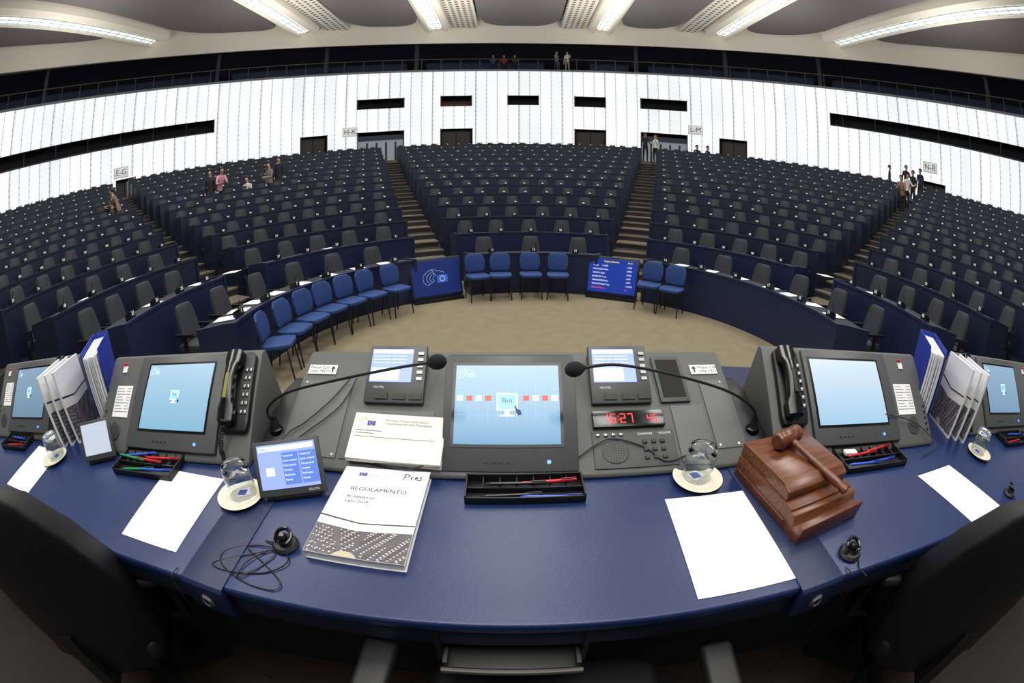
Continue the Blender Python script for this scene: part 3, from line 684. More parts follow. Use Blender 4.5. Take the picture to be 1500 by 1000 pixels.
def side_console(p0,yaw,S,u0,u1,fr,sc,sm,pic,ph,side,label,L=.345,cd=None,extra=True,phl="black desk telephone with handset on the console"):
    Mr=T(p0[0],p0[1],ZC)@RZ(yaw)
    r=root("control_console",label,"control console",Mr,"side control consoles")
    console_body(r,u0,u1,S,L)
    F=T(0,0,.013)@RX(S)
    F2=monitor(r,F,fr[0],fr[1],.018,L-.008,sc[0],sc[1],.082,.302,sm,pic,.014)
    if extra:
        s0,s1=(u0+.01,fr[0]-.008) if side<0 else (fr[1]+.008,u1-.01)
        m=(s0+s1)/2
        speaker(r,F,m,.07,min(.034,(s1-s0)/2-.004))
        mb=MB()
        for j in range(5): mb.lathe([(.005,0),(.005,.004),(0.001,.004)],10,0,T(s1-.012 if side>0 else s0+.014,.05+j*.022,0))
        mb.box(m-.02,m+.005,.285,.31,0,.004,1)
        obj("button",mb.mesh("button",[black,whitelab]),r,F)
        mb=MB(); mb.lathe([(.007,0),(.007,.01),(.004,.013),(0.001,.013)],12,0,T(m-.01,.315,0)); obj("red_button",mb.mesh("red_button",[red],smooth=True),r,F)
    handset(Mr@F@T(ph,.085,.0),phl)
    if cd: card(Mr@F,*cd)
    return Mr@F
FL_=side_console((-1.1,.74),8,40,-.30,.40,(-.115,.285),(-.055,.235),scrleft,'small',.345,-1,"dark grey control console with blue monitor and phone",cd=(-.235,-.145,.12,.235),phl="black desk telephone with yellow strip on the console")
FR_=side_console((1.15,.77),-8,40,-.43,.325,(-.285,.115),(-.26,.055),scrright,None,-.355,1,"dark grey control console with pale blue monitor and phone",cd=(.14,.245,.11,.225))
FLL=side_console((-2.0,.60),14,45,-.36,.37,(-.19,.22),(-.15,.16),gradmat("screen_far_left",(110,140,165),(140,170,195)),'small',.30,-1,"dark grey control console with dim blue monitor",cd=(-.30,-.21,.14,.25))
FRR=side_console((2.1,.62),-14,45,-.36,.45,(-.17,.30),(-.12,.22),gradmat("screen_far_right",(120,155,185),(150,180,205)),'small',-.29,1,"dark grey control console with dim blue monitor")
for x,s in ((-.665,-1),(.685,1)):
    mb=MB(); mb.prism([(.0,0),(0,.02),(.2,.10),(.3,.10),(.3,0)],-.035,.035,'x'); obj("connection_box",mb.mesh("connection_box",[black],bevel=.004),None,T(x,.87,ZC),"black cable box filling the gap between consoles","box","cable boxes")
def smooth_path(P,n=8):
    P=[Vector(p) for p in P]; out=[]
    for i in range(len(P)-1):
        p0=P[max(i-1,0)];p1=P[i];p2=P[i+1];p3=P[min(i+2,len(P)-1)]
        for k in range(n):
            t=k/n; out.append(.5*((2*p1)+(-p0+p2)*t+(2*p0-5*p1+4*p2-p3)*t*t+(-p0+3*p1-3*p2+p3)*t**3))
    out.append(P[-1]); return out
for path in ([(-.668,.93,1.33),(-.682,.93,1.38),(-.60,.93,1.436),(-.412,.9,1.496),(-.25,.87,1.542),(-.175,.85,1.562)],[(.685,.93,1.33),(.672,.93,1.38),(.578,.93,1.438),(.411,.9,1.501),(.24,.87,1.548),(.15,.85,1.55)]):
    r=root("gooseneck_microphone","black gooseneck microphone arching over the central console","microphone",T(*path[0]),"gooseneck microphones")
    o=Vector(path[0]); P=smooth_path([Vector(p)-o for p in path])
    mb=MB(); mb.tube(P,.0038,8); obj("neck",mb.mesh("neck",[black],smooth=True),r)
    e=P[-1]; dr=(P[-1]-P[-3]).normalized(); rot=dr.to_track_quat('Z','Y').to_matrix().to_4x4()
    mb=MB(); mb.lathe([(a_*.74,b_*.74) for a_,b_ in ((.006,-.01),(.014,.0),(.0215,.012),(.0235,.026),(.02,.04),(.011,.05),(0.001,.053))],20,0,T(*e)@rot); obj("windscreen",mb.mesh("windscreen",[mat("foam",(22,22,24),.95,bump=.6,nscale=500)],smooth=True),r)
    mb=MB(); mb.lathe([(.022,-.022),(.022,-.008),(.014,0),(.007,.03),(0.001,.03)],18); obj("base",mb.mesh("base",[blackg],smooth=True),r)
def sheet(pts,z,label="blank white sheet of paper on the desk",n=1):
    mb=MB()
    mb.prism(pts,z,z+.0012*n,'z'); obj("paper_sheet",mb.mesh("paper_sheet",[white]),None,None,label,"paper","sheets on the presidential desk")
sheet([(-.985,.715),(-.755,.725),(-.735,.435),(-.945,.42)],ZD+.001)
sheet([(.35,.725),(.575,.72),(.565,.415),(.335,.425)],ZD+.001)
sheet([(1.22,.60),(1.44,.59),(1.50,.30),(1.27,.32)],ZD+.001)
sheet([(-1.83,.60),(-1.62,.62),(-1.55,.36),(-1.76,.33)],ZD+.001)
# ---------- book
def chamber_picture(parent,M,w,h,name="cover_picture"):
    ms=[mat("print_dark",(92,88,92),.35),mat("print_seat",(214,210,206),.35),mat("print_brown",(120,104,92),.35),mat("print_wall",(232,230,226),.35),mat("print_line",(60,56,62),.35),mat("print_blue",(74,80,108),.35),mat("print_tan",(186,174,152),.35)]
    mb=MB(); mb.verts_faces([(0,0,0),(w,0,0),(w,h,0),(0,h*1.0,0)],[(0,1,2,3)],0)
    mb.verts_faces([(0,h*.66,.0002),(w*.45,h*.57,.0002),(w,h*.63,.0002),(w,h,.0002),(0,h,.0002)],[(0,1,2,3,4)],3)
    mb.verts_faces([(0,h*.84,.0003),(w*.45,h*.73,.0003),(w,h*.79,.0003),(w,h*.82,.0003),(w*.45,h*.76,.0003),(0,h*.88,.0003)],[(0,1,2,3,4,5)],4)
    for k in range(24):
        x=w*(k+.5)/24; y0=h*(.60+.12*abs(x/w-.45)); mb.verts_faces([(x,y0,.0003),(x+w*.003,y0,.0003),(x+w*.003,y0+h*.13,.0003),(x,y0+h*.13,.0003)],[(0,1,2,3)],6)
    cx,cy=w*.42,-h*.14
    P=[(cx+w*.15*cos(pi*j/20),max(0,cy+h*.26*sin(pi*j/20))) for j in range(21)]
    mb.verts_faces([(x,y,.0003) for x,y in P],[tuple(range(21))],6)
    for k in range(15):
        q=.20+.036*k; rx=w*q*1.15; ry=h*q*1.25
        n=24+6*k
        for j in range(n):
            a0=pi*j/n; a1=pi*(j+.6)/n
            if any(abs(math.degrees(a0)-c_)<3.2 for c_ in (50,78,105,133)): continue
            f=1.0+.017/q
            P=[(cx+rx*cos(a0),cy+ry*sin(a0)),(cx+rx*f*cos(a0),cy+ry*f*sin(a0)),(cx+rx*f*cos(a1),cy+ry*f*sin(a1)),(cx+rx*cos(a1),cy+ry*sin(a1))]
            if all(0<=x<=w and 0<=y<=h*.60 for x,y in P): mb.verts_faces([(x,y,.0004) for x,y in P],[(0,1,2,3)],(1,4,1,5,1,4,2)[(j*3+k)%7])
    obj(name,mb.mesh(name,ms),parent,M)
MBK=T(-.303,.672,ZD)@RZ(-1)
rt=root("rule_book","thick white softcover book titled REGOLAMENTO on the desk","book",MBK)
mb=MB(); mb.box(-.105,.105,-.147,.147,.002,.021); obj("page_block",mb.mesh("page_block",[mat("page_edges",(226,226,222),.8,noise=.05,nscale=200)]),rt)
mb=MB(); mb.prism([(-.108,0),(.108,0),(.108,.0015),(-.1065,.0015),(-.1065,.0212),(.108,.0212),(.108,.0227),(-.108,.0227)],-.15,.15,'y'); obj("cover",mb.mesh("cover",[mat("glossy_white_cover",(236,236,240),.3)]),rt)
ZB_=.0229
chamber_picture(rt,T(-.1075,-.1495,ZB_),.215,.135)
for ox in (0,.0005): text("REGOLAMENTO",.0188,inkb,T(-.07+ox,.066,ZB_+ox*.1),rt,"title")
for ox in (0,.0004): text("8a legislatura",.0130,inkb,T(-.07+ox,.038,ZB_+ox*.1),rt,"subtitle"); text("luglio 2014",.0130,inkb,T(-.07+ox,.021,ZB_+ox*.1),rt,"subtitle")
mb=MB()
for st_ in ([(0,0),(.002,.008),(.004,.018),(.001,.019),(.008,.021),(.0135,.017),(.010,.012),(.004,.010)],[(.0165,.010),(.0175,.004),(.017,.0),(.0185,.007),(.023,.010)],[(.024,.005),(.030,.007),(.0285,.010),(.0255,.007),(.026,.001),(.032,.001)],[(.0395,.010),(.035,.008),(.0385,.004),(.037,.0),(.032,-.001)]):
    mb.tube(smooth_path([(x*1.15,y*1.05,.0003) for x,y in st_],5),.0010,6)
obj("handwriting",mb.mesh("handwriting",[blackg],smooth=True),rt,T(.048,.112,ZB_)@RZ(5))
ep_logo(rt,T(-.062,.125,ZB_),.042,mat("logo_grey",(110,115,130),.5),mat("flag_blue",(30,60,160),.5)); text("Parlamento europeo",.007,inkb,T(-.04,.122,ZB_),rt,"lettering")
MS=T(0,.82,ZC+.012)@RX(27)@T(-.290,.020,.004)@RZ(-2)
rt=root("document_stack","thick stack of printed white documents against the console","papers",MS)
mb=MB()
for i in range(7): mb.box(-.122,.122,.0,.135,i*.0032,i*.0032+.0028,0,RZ(random.uniform(-1.8,1.8) if i<6 else 0))
obj("page",mb.mesh("page",[mat("cream_pages",(236,233,222),.75)]),rt)
ep_logo(rt,T(-.080,.108,.0226),.045,mat("logo_grey",(0,0,0)),mat("flag_blue",(0,0,0)))
text("Processo verbale della seduta\nComunicazione della Presidenza",.0095,mat("grey_ink",(120,120,125),.6),T(-.035,.112,.0226),rt,"heading_text")
mb=MB()
mb.box(-.11,-.04,.082,.0840,.0221,.0226); mb.box(-.11,-.06,.074,.0760,.0221,.0226); mb.box(-.11,.10,.064,.0653,.0221,.0226)
obj("printed_lines",mb.mesh("printed_lines",[mat("grey_ink",(120,120,125),.6)]),rt)
def tablet(M,w,h,label,scr,full=True,tilt=52):
    r=root("touch_display",label,"display",M,"small desk displays")
    Ft=T(0,0,.012)@RX(tilt)
    mb=MB(); mb.box(-w/2,w/2,0,h,-.008,.008); obj("bezel",mb.mesh("bezel",[consd if full else bez],bevel=.004),r,Ft)
    mb=MB(); mb.box(-w/2+.012,w/2-.012,.018,h-.01,.008,.0095); obj("screen",mb.mesh("screen",[scr]),r,Ft)
    mb=MB(); mb.prism([(-.005,0),(-.005,.012),(.02,.03),(h*.62,.02),(h*.7,0)],-w*.4,w*.4,'x'); obj("stand",mb.mesh("stand",[black],bevel=.003),r)
    if full:
        mb=MB(); mb.box(-w/2+.016,w/2-.016,h-.026,h-.014,.0095,.0099,0)
        for i in range(2): mb.box(-.012+i*.045-.0,.030+i*.045,.026,h-.032,.0095,.0099,1)
        mb.box(-w/2+.03,-w/2+.052,.05,.07,.0095,.0099,0)
        obj("screen_window",mb.mesh("screen_window",[scrpale,mat("win_blue",(84,116,190),.3,emis=.7)]),r,Ft)
        for i in range(2):
            for k in range(6): text(("Votazioni","Lista oratori","Documenti","Ordine","Richiesta","Parola")[k],.0072,scrw,Ft@T(-.010+i*.045,h-.04-k*.0115,.0101),r,"screen_text")
        text("VELOTEL",.007,whitelab,Ft@T(w/2-.045,.009,.0085),r,"lettering"); text("Menu",.009,inkb,Ft@T(-w/2+.02,h-.02,.0101),r,"screen_text")
tablet(T(-.512,.700,ZD)@RZ(22),.175,.135,"grey touch display on stand showing blue menu columns",scrlil)
tablet(T(-1.31,.655,ZD)@RZ(34),.145,.128,"small grey display on stand with pale screen",mat("screen_grey",(172,180,194),.3,emis=.7),False,62)
pens=[("blue",(30,60,170)),("red",(190,30,35)),("black",(20,20,22)),("green",(30,140,80)),("white",(230,230,230)),("blue",(40,80,190)),("red",(205,60,60))]
def tray(M,w,d,sel):
    r=root("pen_tray","black plastic pen tray with compartments on the desk","tray",M,"pen trays")
    mb=MB(); mb.box(-w/2,w/2,0,d,0,.004); t=.004;h=.024
    mb.box(-w/2,w/2,0,t,0,h*.8); mb.box(-w/2,w/2,d-t,d,0,h); mb.box(-w/2,-w/2+t,0,d,0,h); mb.box(w/2-t,w/2,0,d,0,h)
    mb.box(-w/2,w/2,d*.42,d*.42+t,0,h*.8)
    for k in range(1,7): x=-w/2+w*k/7; mb.box(x,x+.003,d*.42,d,0,h*.8)
    obj("tray_body",mb.mesh("tray_body",[black],bevel=.001),r)
    for i,(k,x,y,rz) in enumerate(sel):
        nm,c=pens[k]; Mp=M@T(x,y,.0245 if y>d*.38 else .0085+.008*(i%2))@RZ(rz)
        pr=root("pen",nm+" pen lying in a black pen tray","pen",Mp,"pens in the trays")
        mb=MB(); mb.lathe([(.001,-.072),(.0035,-.062),(.0042,-.055),(.0042,.03)],10,0,RY(90)); obj("barrel",mb.mesh("barrel",[mat("pen_"+nm,c,.3)],smooth=True),pr)
        mb=MB(); mb.lathe([(.005,.03),(.005,.066),(.003,.07),(.001,.07)],10,0,RY(90)); mb.box(.035,.068,-.001,.001,.0035,.007); obj("cap",mb.mesh("cap",[mat("pen_cap_"+nm,tuple(int(v*.75) for v in c),.3)],smooth=True),pr)
tray(T(.03,.735,ZD+.001)@RZ(1),.27,.085,[(2,-.03,.022,3),(1,.05,.05,4),(5,.06,.014,-2),(2,-.02,.045,1)])
tray(T(-1.06,.645,ZD+.001)@RZ(9),.27,.115,[(3,-.03,.03,8),(5,.06,.025,4),(6,.0,.06,-6),(1,.06,.075,3),(0,-.05,.085,12),(3,-.08,.065,-8)])
tray(T(1.07,.685,ZD+.001)@RZ(-7),.29,.11,[(1,-.04,.06,5),(5,.03,.025,4),(1,.05,.08,10),(0,-.05,.02,-2)])
tray(T(-2.02,.50,ZD+.001)@RZ(14),.24,.1,[(1,0,.03,5),(0,.02,.06,-4)])
tray(T(2.12,.50,ZD+.001)@RZ(-14),.24,.1,[(1,0,.03,5),(0,.02,.06,-4)])
mb=MB(); mb.box(-.025,.025,-.011,.011,0,.012); obj("eraser",mb.mesh("eraser",[whitelab],bevel=.003),None,T(.985,.765,ZD+.022)@RZ(-10),"small white eraser in the pen tray","eraser")
for x,y in ((-.66,.67),(.455,.785),(-1.60,.575),(1.71,.575)):
    r=root("saucer","round cream porcelain saucer with paper doily on desk","saucer",T(x,y,ZD),"saucers")
    mb=MB(); mb.lathe([(.001,0),(.035,0),(.04,.003),(.064,.012),(.066,.014),(.063,.0145),(.038,.006),(.001,.005)],36); obj("dish",mb.mesh("dish",[mat("porcelain",(222,214,192),.25)],smooth=True),r)
    mb=MB(); mb.lathe([(.001,.0062),(.04,.0065),(.041,.0072),(.001,.0072)],24); obj("doily",mb.mesh("doily",[mat("doily_cream",(226,220,204),.8)]),r)
    g=root("drinking_glass","clear tumbler turned upside down on a saucer","glass",T(x+.002,y+.012,ZD+.0075),"drinking glasses")
    mb=MB(); mb.lathe([(.0375,0),(.039,.0),(.0388,.03),(.0375,.07),(.036,.084),(.033,.088),(.0005,.088),(.0005,.070),(.031,.069),(.0345,.062),(.0365,.03),(.0375,0)],32,caps=False)
    bmesh.ops.remove_doubles(mb.bm,verts=mb.bm.verts,dist=1e-5); n_=mb.mesh("tumbler",[glass],smooth=True); obj("tumbler",n_,g)
    mb=MB(); mb.box(-.02,.02,-.015,.02,.0005,.0015,0,RZ(30)); mb.box(-.015,.008,-.01,.012,.0015,.003,1,RZ(10)); obj("coaster_print",mb.mesh("coaster_print",[white,mat("flag_blue",(0,0,0))]),g)
# ---------- gavel box
MG=T(.70,.675,ZD)@RZ(8)
rt=root("gavel_box","red-brown wooden gavel stand box with ledge on the desk","wooden box",MG)
mb=MB(); mb.box(-.115,.115,-.10,.135,.0,.062); obj("box_body",mb.mesh("box_body",[wood],bevel=.003),rt)
mb=MB(); mb.prism([(-.07,.062),(.135,.062),(.135,.098),(-.045,.098),(-.07,.085)],-.112,.112,'x'); obj("sound_block",mb.mesh("sound_block",[wood],bevel=.003),rt)
mb=MB(); mb.prism([(-.155,0),(-.10,0),(-.10,.058),(-.118,.058),(-.125,.035),(-.14,.03),(-.148,.052),(-.158,.05)],-.118,.118,'x'); obj("handle_rest",mb.mesh("handle_rest",[wood],bevel=.003),rt)
mb=MB(); mb.box(-.118,-.1145,-.09,.125,.02,.026); obj("moulding",mb.mesh("moulding",[wood],bevel=.001),rt)
Mg=MG@T(-.005,.085,.098+.024)@RZ(12)
rt=root("gavel","turned wooden gavel resting on its block","gavel",Mg)
mb=MB(); mb.lathe([(.001,-.05),(.018,-.049),(.023,-.042),(.023,-.03),(.019,-.026),(.021,-.022),(.024,-.0),(.021,.022),(.019,.026),(.023,.03),(.023,.042),(.018,.049),(.001,.05)],28,0,RY(90)); obj("head",mb.mesh("head",[wood],smooth=True),rt)
mb=MB(); prof=[(.008,.0),(.008,.02),(.011,.03),(.008,.04),(.0075,.07),(.009,.12),(.011,.165),(.012,.19),(.009,.20),(.012,.208),(.011,.222),(.001,.226)]
mb.lathe(prof,16,0,RX(99)@T(0,0,0)); obj("handle",mb.mesh("handle",[wood],smooth=True),rt)
for x,y,k in ((-.47,.545,0),(.735,.43,1),(1.63,.32,2)):
    r=root("earphone_puck","round black earphone hook with thin cable on desk","earphone",T(x,y,ZD),"earphone sockets")
    mb=MB(); mb.lathe([(.001,0),(.03,0),(.031,.006),(.026,.012),(.015,.014),(.013,.02),(.001,.02)],24); obj("base",mb.mesh("base",[black],smooth=True),r)
    mb=MB(); mb.tube(smooth_path([(-.02,-.005,.016),(-.015,.012,.03),(.005,.02,.034),(.02,.008,.028),(.014,-.012,.022),(-.004,-.014,.02)],6),.0045,8); mb.ell((.0,.0,.026),.012,.012,.01,0,12); obj("earpiece",mb.mesh("earpiece",[blackg],smooth=True),r)
    P=[(.02,.0,.004)]
    if k==0:
        for i in range(26): P.append((-.02+.095*sin(i*.9)*(.6+.4*sin(i*.37))-.035, -.055+.055*cos(i*.73)-.001*i,.0022+.0015*(i%3)))
    else:
        P+= [(.012,-.03,.003),(.0,-.05,.003),(.004,-.08+.0*k,.003)]
    mb=MB(); mb.tube(smooth_path(P,5),.0016,5); obj("cable",mb.mesh("cable",[black],smooth=True),r)
for x in (-.70,.70):
    mb=MB(); y=yf(x); mb.tube(smooth_path([(0,.02,.003),(0,-.012,.0),(.01,-.02,-.08),(-.02,-.0,-.3),(.03,.02,-.5)],6),.0014,5)
    obj("thin_cable",mb.mesh("thin_cable",[black],smooth=True),None,T(x,y,ZD),"thin black cable hanging over the desk edge","cable","hanging cables")
for pts in ([(-.46,1.07,1.42),(-.50,1.0,1.385),(-.56,.93,1.35),(-.60,.9,1.335),(-.62,.86,1.32)],[(-.44,1.07,1.42),(-.47,.98,1.375),(-.55,.9,1.335),(-.6,.85,1.31),(-.56,.83,1.305)],
            [(.16,.86,1.31),(.24,.9,1.335),(.33,.88,1.32),(.38,.84,1.3),(.44,.85,1.305)],[(1.2,.83,1.37),(1.33,.80,1.35),(1.42,.76,1.32),(1.46,.70,1.285),(1.34,.68,1.28)],
            [(-.34,.835,1.30),(-.25,.82,1.30),(-.2,.83,1.31),(-.18,.85,1.32)]):
    mb=MB(); o=Vector(pts[0]); mb.tube(smooth_path([Vector(p)-o for p in pts],6),.0022,6); obj("thin_cable",mb.mesh("thin_cable",[mat("grey_cable",(50,50,52),.5)],smooth=True),None,T(*o),"thin cable lying across the console","cable","console cables")
# ---------- binders
def binder(M,label):
    r=root("ring_binder",label,"binder",M,"binders between consoles")
    mb=MB(); mb.prism([(-.042,-.14),(-.038,-.14),(-.038,.136),(.038,.136),(.038,-.14),(.042,-.14),(.042,.14),(-.042,.14)],0,.31,'z'); obj("cover",mb.mesh("cover",[blueb],bevel=.001),r)
    mb=MB()
    for i in range(7): mb.box(-.033+i*.0095,-.028+i*.0095,-.150-.006*(i%3),.13,.004,.292)
    obj("page",mb.mesh("page",[white]),r)
def pbook(M,label,s=1):
    r=root("printed_booklet",label,"booklet",M,"booklets beside the binders")
    mb=MB(); mb.box(-.006,.006,-.10,.10,0,.28); obj("page_block",mb.mesh("page_block",[white]),r)
    Mp=T(s*.0068,0,0)@RZ(90*s)@RX(90)@T(-.098,.01,0)
    chamber_picture(r,Mp,.196,.20)
binder(T(-1.535,.935,ZD)@RZ(44),"blue ring binder full of white pages standing on desk")
for dx,dy,a in ((-1.60,.80,22),(-1.635,.77,24),(-1.67,.74,26)): pbook(T(dx,dy,ZD)@RZ(a)@RY(-4),"white booklet with printed chamber photo standing upright",1)
binder(T(1.60,.955,ZD)@RZ(-44),"blue ring binder full of white pages standing on desk")
for dx,dy,a in ((1.665,.82,-22),(1.70,.79,-24),(1.735,.76,-26)): pbook(T(dx,dy,ZD)@RZ(a)@RY(4),"white booklet with printed chamber photo standing upright",-1)
# ---------- black office chairs
def office(M,label,hi=1.0):
    r=root("executive_chair",label,"chair",M,"executive chairs at the desk")
    mb=MB(); rings=[]
    for z,w,y,t in ((.36,.17,-.20,.02),(.42,.25,-.21,.035),(.56,.285,-.23,.04),(.74,.28,-.25,.045),(.90,.25,-.285,.04),(1.02,.205,-.315,.035),(1.07,.16,-.33,.02)):
        ring=[]
        for i in range(13): x=-w+2*w*i/12; ring.append((x,y+.11*(abs(x)/.28)**2.2+t,z*hi))
        for i in range(12,-1,-1): x=-w+2*w*i/12; ring.append((x,y+.11*(abs(x)/.28)**2.2-t,z*hi))
        rings.append(ring)
    mb.loft(rings); obj("backrest",mb.mesh("backrest",[leather],smooth=True,bevel=.01),r)
    mb=MB(); mb.prism([(-.25,.25),(-.2,.28),(.2,.28),(.25,.25),(.265,0),(.24,-.2),(-.24,-.2),(-.265,0)],.40,.49,'z'); obj("seat",mb.mesh("seat",[leather],bevel=.03,seg=3),r)
    for s in (-1,1):
        mb=MB(); mb.box(s*.32-.035,s*.32+.035,-.12,.19,.62,.655); obj("armrest",mb.mesh("armrest",[leather],bevel=.014,seg=3),r)
        mb=MB(); mb.prism([(s*.20,.39),(s*.325,.39),(s*.325,.63),(s*.30,.63),(s*.30,.415),(s*.20,.415)],-.02,.05,'y'); obj("armrest_support",mb.mesh("armrest_support",[black]),r)
    mb=MB(); mb.lathe([(.03,.07),(.03,.40)],14); mb.box(-.03,.03,-.26,-.15,.38,.41); mb.box(-.03,.03,-.29,-.26,.38,.62); obj("column",mb.mesh("column",[black]),r)
    mb=MB()
    for k in range(5): mb.box(-.02,.02,0,.28,.04,.075,0,RZ(72*k))
    obj("star_base",mb.mesh("star_base",[black]),r)
    for k in range(5):
        mb=MB(); mb.lathe([(.001,-.012),(.028,-.012),(.028,.012),(.001,.012)],12,0,RZ(72*k)@T(0,.28,.028)@RY(90)); obj("castor",mb.mesh("castor",[black]),r)
office(T(.06,.205,.52)@RZ(-4),"black leather executive chair pulled up to the central desk",.95)
office(T(-1.22,.31,.52)@RZ(30),"black leather executive chair beside the desk")
office(T(1.27,.29,.52)@RZ(-30),"black leather executive chair beside the desk",.97)
# ------------------------------------------------------------------ PEOPLE
def build_body(pose):
    J={}; E=[]
    def j(n,p,r,par=None):
        J[n]=(Vector(p),r)
        if par: E.append((par,n))
    sit=pose=='sit'; crouch=pose=='bend'
    pz=.52 if sit else .95
    j('pelvis',(0,0,pz),.125)
    lean=-.22 if crouch else 0
    j('spine',(0,lean*.4,pz+.2),.115,'pelvis'); j('chest',(0,lean,pz+.40),.14,'spine'); j('neck0',(0,lean*1.15,pz+.52),.06,'chest'); j('neck',(0,lean*1.25-.005,pz+.57),.05,'neck0')
    j('jaw',(0,lean*1.3-.02,pz+.63),.072,'neck'); j('head',(0,lean*1.35-.015,pz+.70),.092,'jaw'); j('crown',(0,lean*1.35-.005,pz+.765),.07,'head')
    j('nose',(0,lean*1.35-.115,pz+.675),.012,'head')
    for s,sd in ((-1,'l'),(1,'r')):
        sh=Vector((s*.165,lean,pz+.46)); j(sd+'sh',sh,.06,'chest')
        if pose=='stand' or (pose=='point' and s<0) or (pose=='fold' and s<0): el=sh+Vector((s*.05,.02,-.28)); wr=el+Vector((s*.01,-.05,-.25))
        elif pose=='point': el=sh+Vector((s*.10,-.14,-.20)); wr=el+Vector((s*.05,-.2,.10))
        elif pose=='walk': el=sh+Vector((s*.05,s*.1,-.27)); wr=el+Vector((0,-.1,-.23))
        else: el=sh+Vector((s*.06,-.08,-.26)); wr=el+Vector((-s*.1,-.21,.02))
        j(sd+'el',el,.043,sd+'sh'); j(sd+'wr',wr,.028,sd+'el')
        d=(wr-el).normalized(); side=Vector((0,1,0)).cross(d)
        if side.length<.2: side=Vector((1,0,0)).cross(d)
        side.normalize(); pal=wr+d*.06; j(sd+'pa',pal,.026,sd+'wr')
        for k,(o,l) in enumerate(((-.026,.07),(-.009,.082),(.009,.078),(.026,.06))):
            a=pal+side*o+d*.03; b=a+d*l*.6+Vector((0,-.006,0)); j(sd+'f%d'%k,a,.009,sd+'pa'); j(sd+'g%d'%k,b+d*.01,.007,sd+'f%d'%k)
        t=wr+d*.03-side*.038; j(sd+'th',t,.011,sd+'pa'); j(sd+'th2',t+d*.035-side*.012,.008,sd+'th')
        hp=Vector((s*.09,0,pz-.05)); j(sd+'hip',hp,.09,'pelvis')
        if sit: kn=hp+Vector((s*.03,-.42,.02)); an=kn+Vector((0,-.02,-.40))
        elif pose=='walk': kn=hp+Vector((0,-.12*s-.03,-.39)); an=kn+Vector((0,.14 if s>0 else .0,-.42))
        else: kn=hp+Vector((s*.02,-.02,-.41)); an=kn+Vector((s*.01,.03,-.40))
        j(sd+'kn',kn,.058,sd+'hip'); j(sd+'an',an,.04,sd+'kn'); j(sd+'to',an+Vector((s*.02,-.15,-.05)),.034,sd+'an')
    names=list(J); idx={n:i for i,n in enumerate(names)}
    me=bpy.data.meshes.new("person_base"); me.from_pydata([J[n][0] for n in names],[(idx[a],idx[b]) for a,b in E],[])
    ob=bpy.data.objects.new("tmp",me); COL.objects.link(ob)
    sk=ob.modifiers.new("Skin",'SKIN')
    for n in names:
        v=me.skin_vertices[0].data[idx[n]]; r=J[n][1]; v.radius=(r,r*(.8 if n in('chest','spine','pelvis') else 1)); v.use_root=(n=='pelvis')
    sk.use_smooth_shade=True
    sb=ob.modifiers.new("Sub",'SUBSURF'); sb.levels=1; sb.render_levels=1
    dg=bpy.context.evaluated_depsgraph_get(); dg.update(); em=bpy.data.meshes.new_from_object(ob.evaluated_get(dg)); bpy.data.objects.remove(ob)
    mz=min(v.co.z for v in em.vertices)
    for v in em.vertices: v.co.z-=mz
    idxs=[]
    for p in em.polygons:
        p.use_smooth=True
        c=p.center+Vector((0,0,mz))
        mi=1
        hz=c.z-pz
        if hz>.535: mi=0
        elif min((c-J[k][0]).length for k in ('lwr','rwr','lpa','rpa','lg1','rg1'))<.05: mi=0
        elif min((c-J[k][0]).length for k in ('lan','ran','lto','rto'))<.085 : mi=3
        elif hz<-.02 or (sit and c.y<-.12 and hz<.06): mi=2
        if mi==1 and abs(c.x)<.045 and c.y<lean-.08 and hz>.3: mi=4
        idxs.append(mi)
    head=J['head'][0]-Vector((0,0,mz))
    return em,head,idxs
BODY={}
def person(p,face,pose,top,bottom,label,cat="person",hair=(40,30,24),longh=False,shirt=None,h=1.0,group=None):
    if pose not in BODY: BODY[pose]=build_body(pose)
    em,head,idxs=BODY[pose]; me=em.copy(); me.name="person"
    def cm(c,nm): return mat("%s_%d_%d_%d"%((nm,)+tuple(c)),c,.75)
    for m in (skinm,cm(top,"cloth"),cm(bottom,"cloth"),cm((22,20,20),"shoe"),cm(shirt or top,"cloth")): me.materials.append(m)
    for q,mi in zip(me.polygons,idxs): q.material_index=mi
    r=obj("person",me,None,T(*p)@RZ(face)@Matrix.Scale(h,4),label,cat,group)
    mb=MB(); hx,hy,hz=head
    rings=[]
    for z,rr,yo in ((-.14 if longh else -.03,.085,.035),(-.02,.1,.025),(.03,.104,.018),(.07,.094,.012),(.105,.065,.01),(.122,.02,.01)):
        ring=[]
        for i in range(16):
            a=2*pi*i/16; x=rr*cos(a); y=rr*sin(a)
            if z<.06: y=max(y,-.02)
            ring.append((hx+x,hy+y+yo,hz+z))
        rings.append(ring)
    mb.loft(rings); obj("hair",mb.mesh("hair",[cm(hair,"hair")],smooth=True),r)
    mb=MB()
    for s in (-1,1): mb.ell((hx+s*.032,hy-.082,hz+.0),.01,.008,.006,0,8)
    obj("eye",mb.mesh("eye",[cm((30,25,25),"eye")]),r)
    mb=MB(); mb.ell((hx,hy-.088,hz-.062),.02,.006,.005,0,8)
    obj("mouth",mb.mesh("mouth",[cm((160,90,85),"lip")]),r)
    return r
WZ=zn(NR-1)
def az_r(az,r):
    dx=sin(rad(az)); dy=cos(rad(az)); b=-(dx*C[0]+dy*C[1]); t=-b+math.sqrt(b*b-(C[0]**2+C[1]**2-r*r)); return math.degrees(math.atan2(dx*t-C[0],dy*t-C[1]))
def floorz(r): return zn(min(NR-1,max(0,int((r-R0)/DR))))
def stand_az(az,r,*a,**k):
    q=hall(az_r(az,r),r,floorz(r)); person(q,*a,**k)
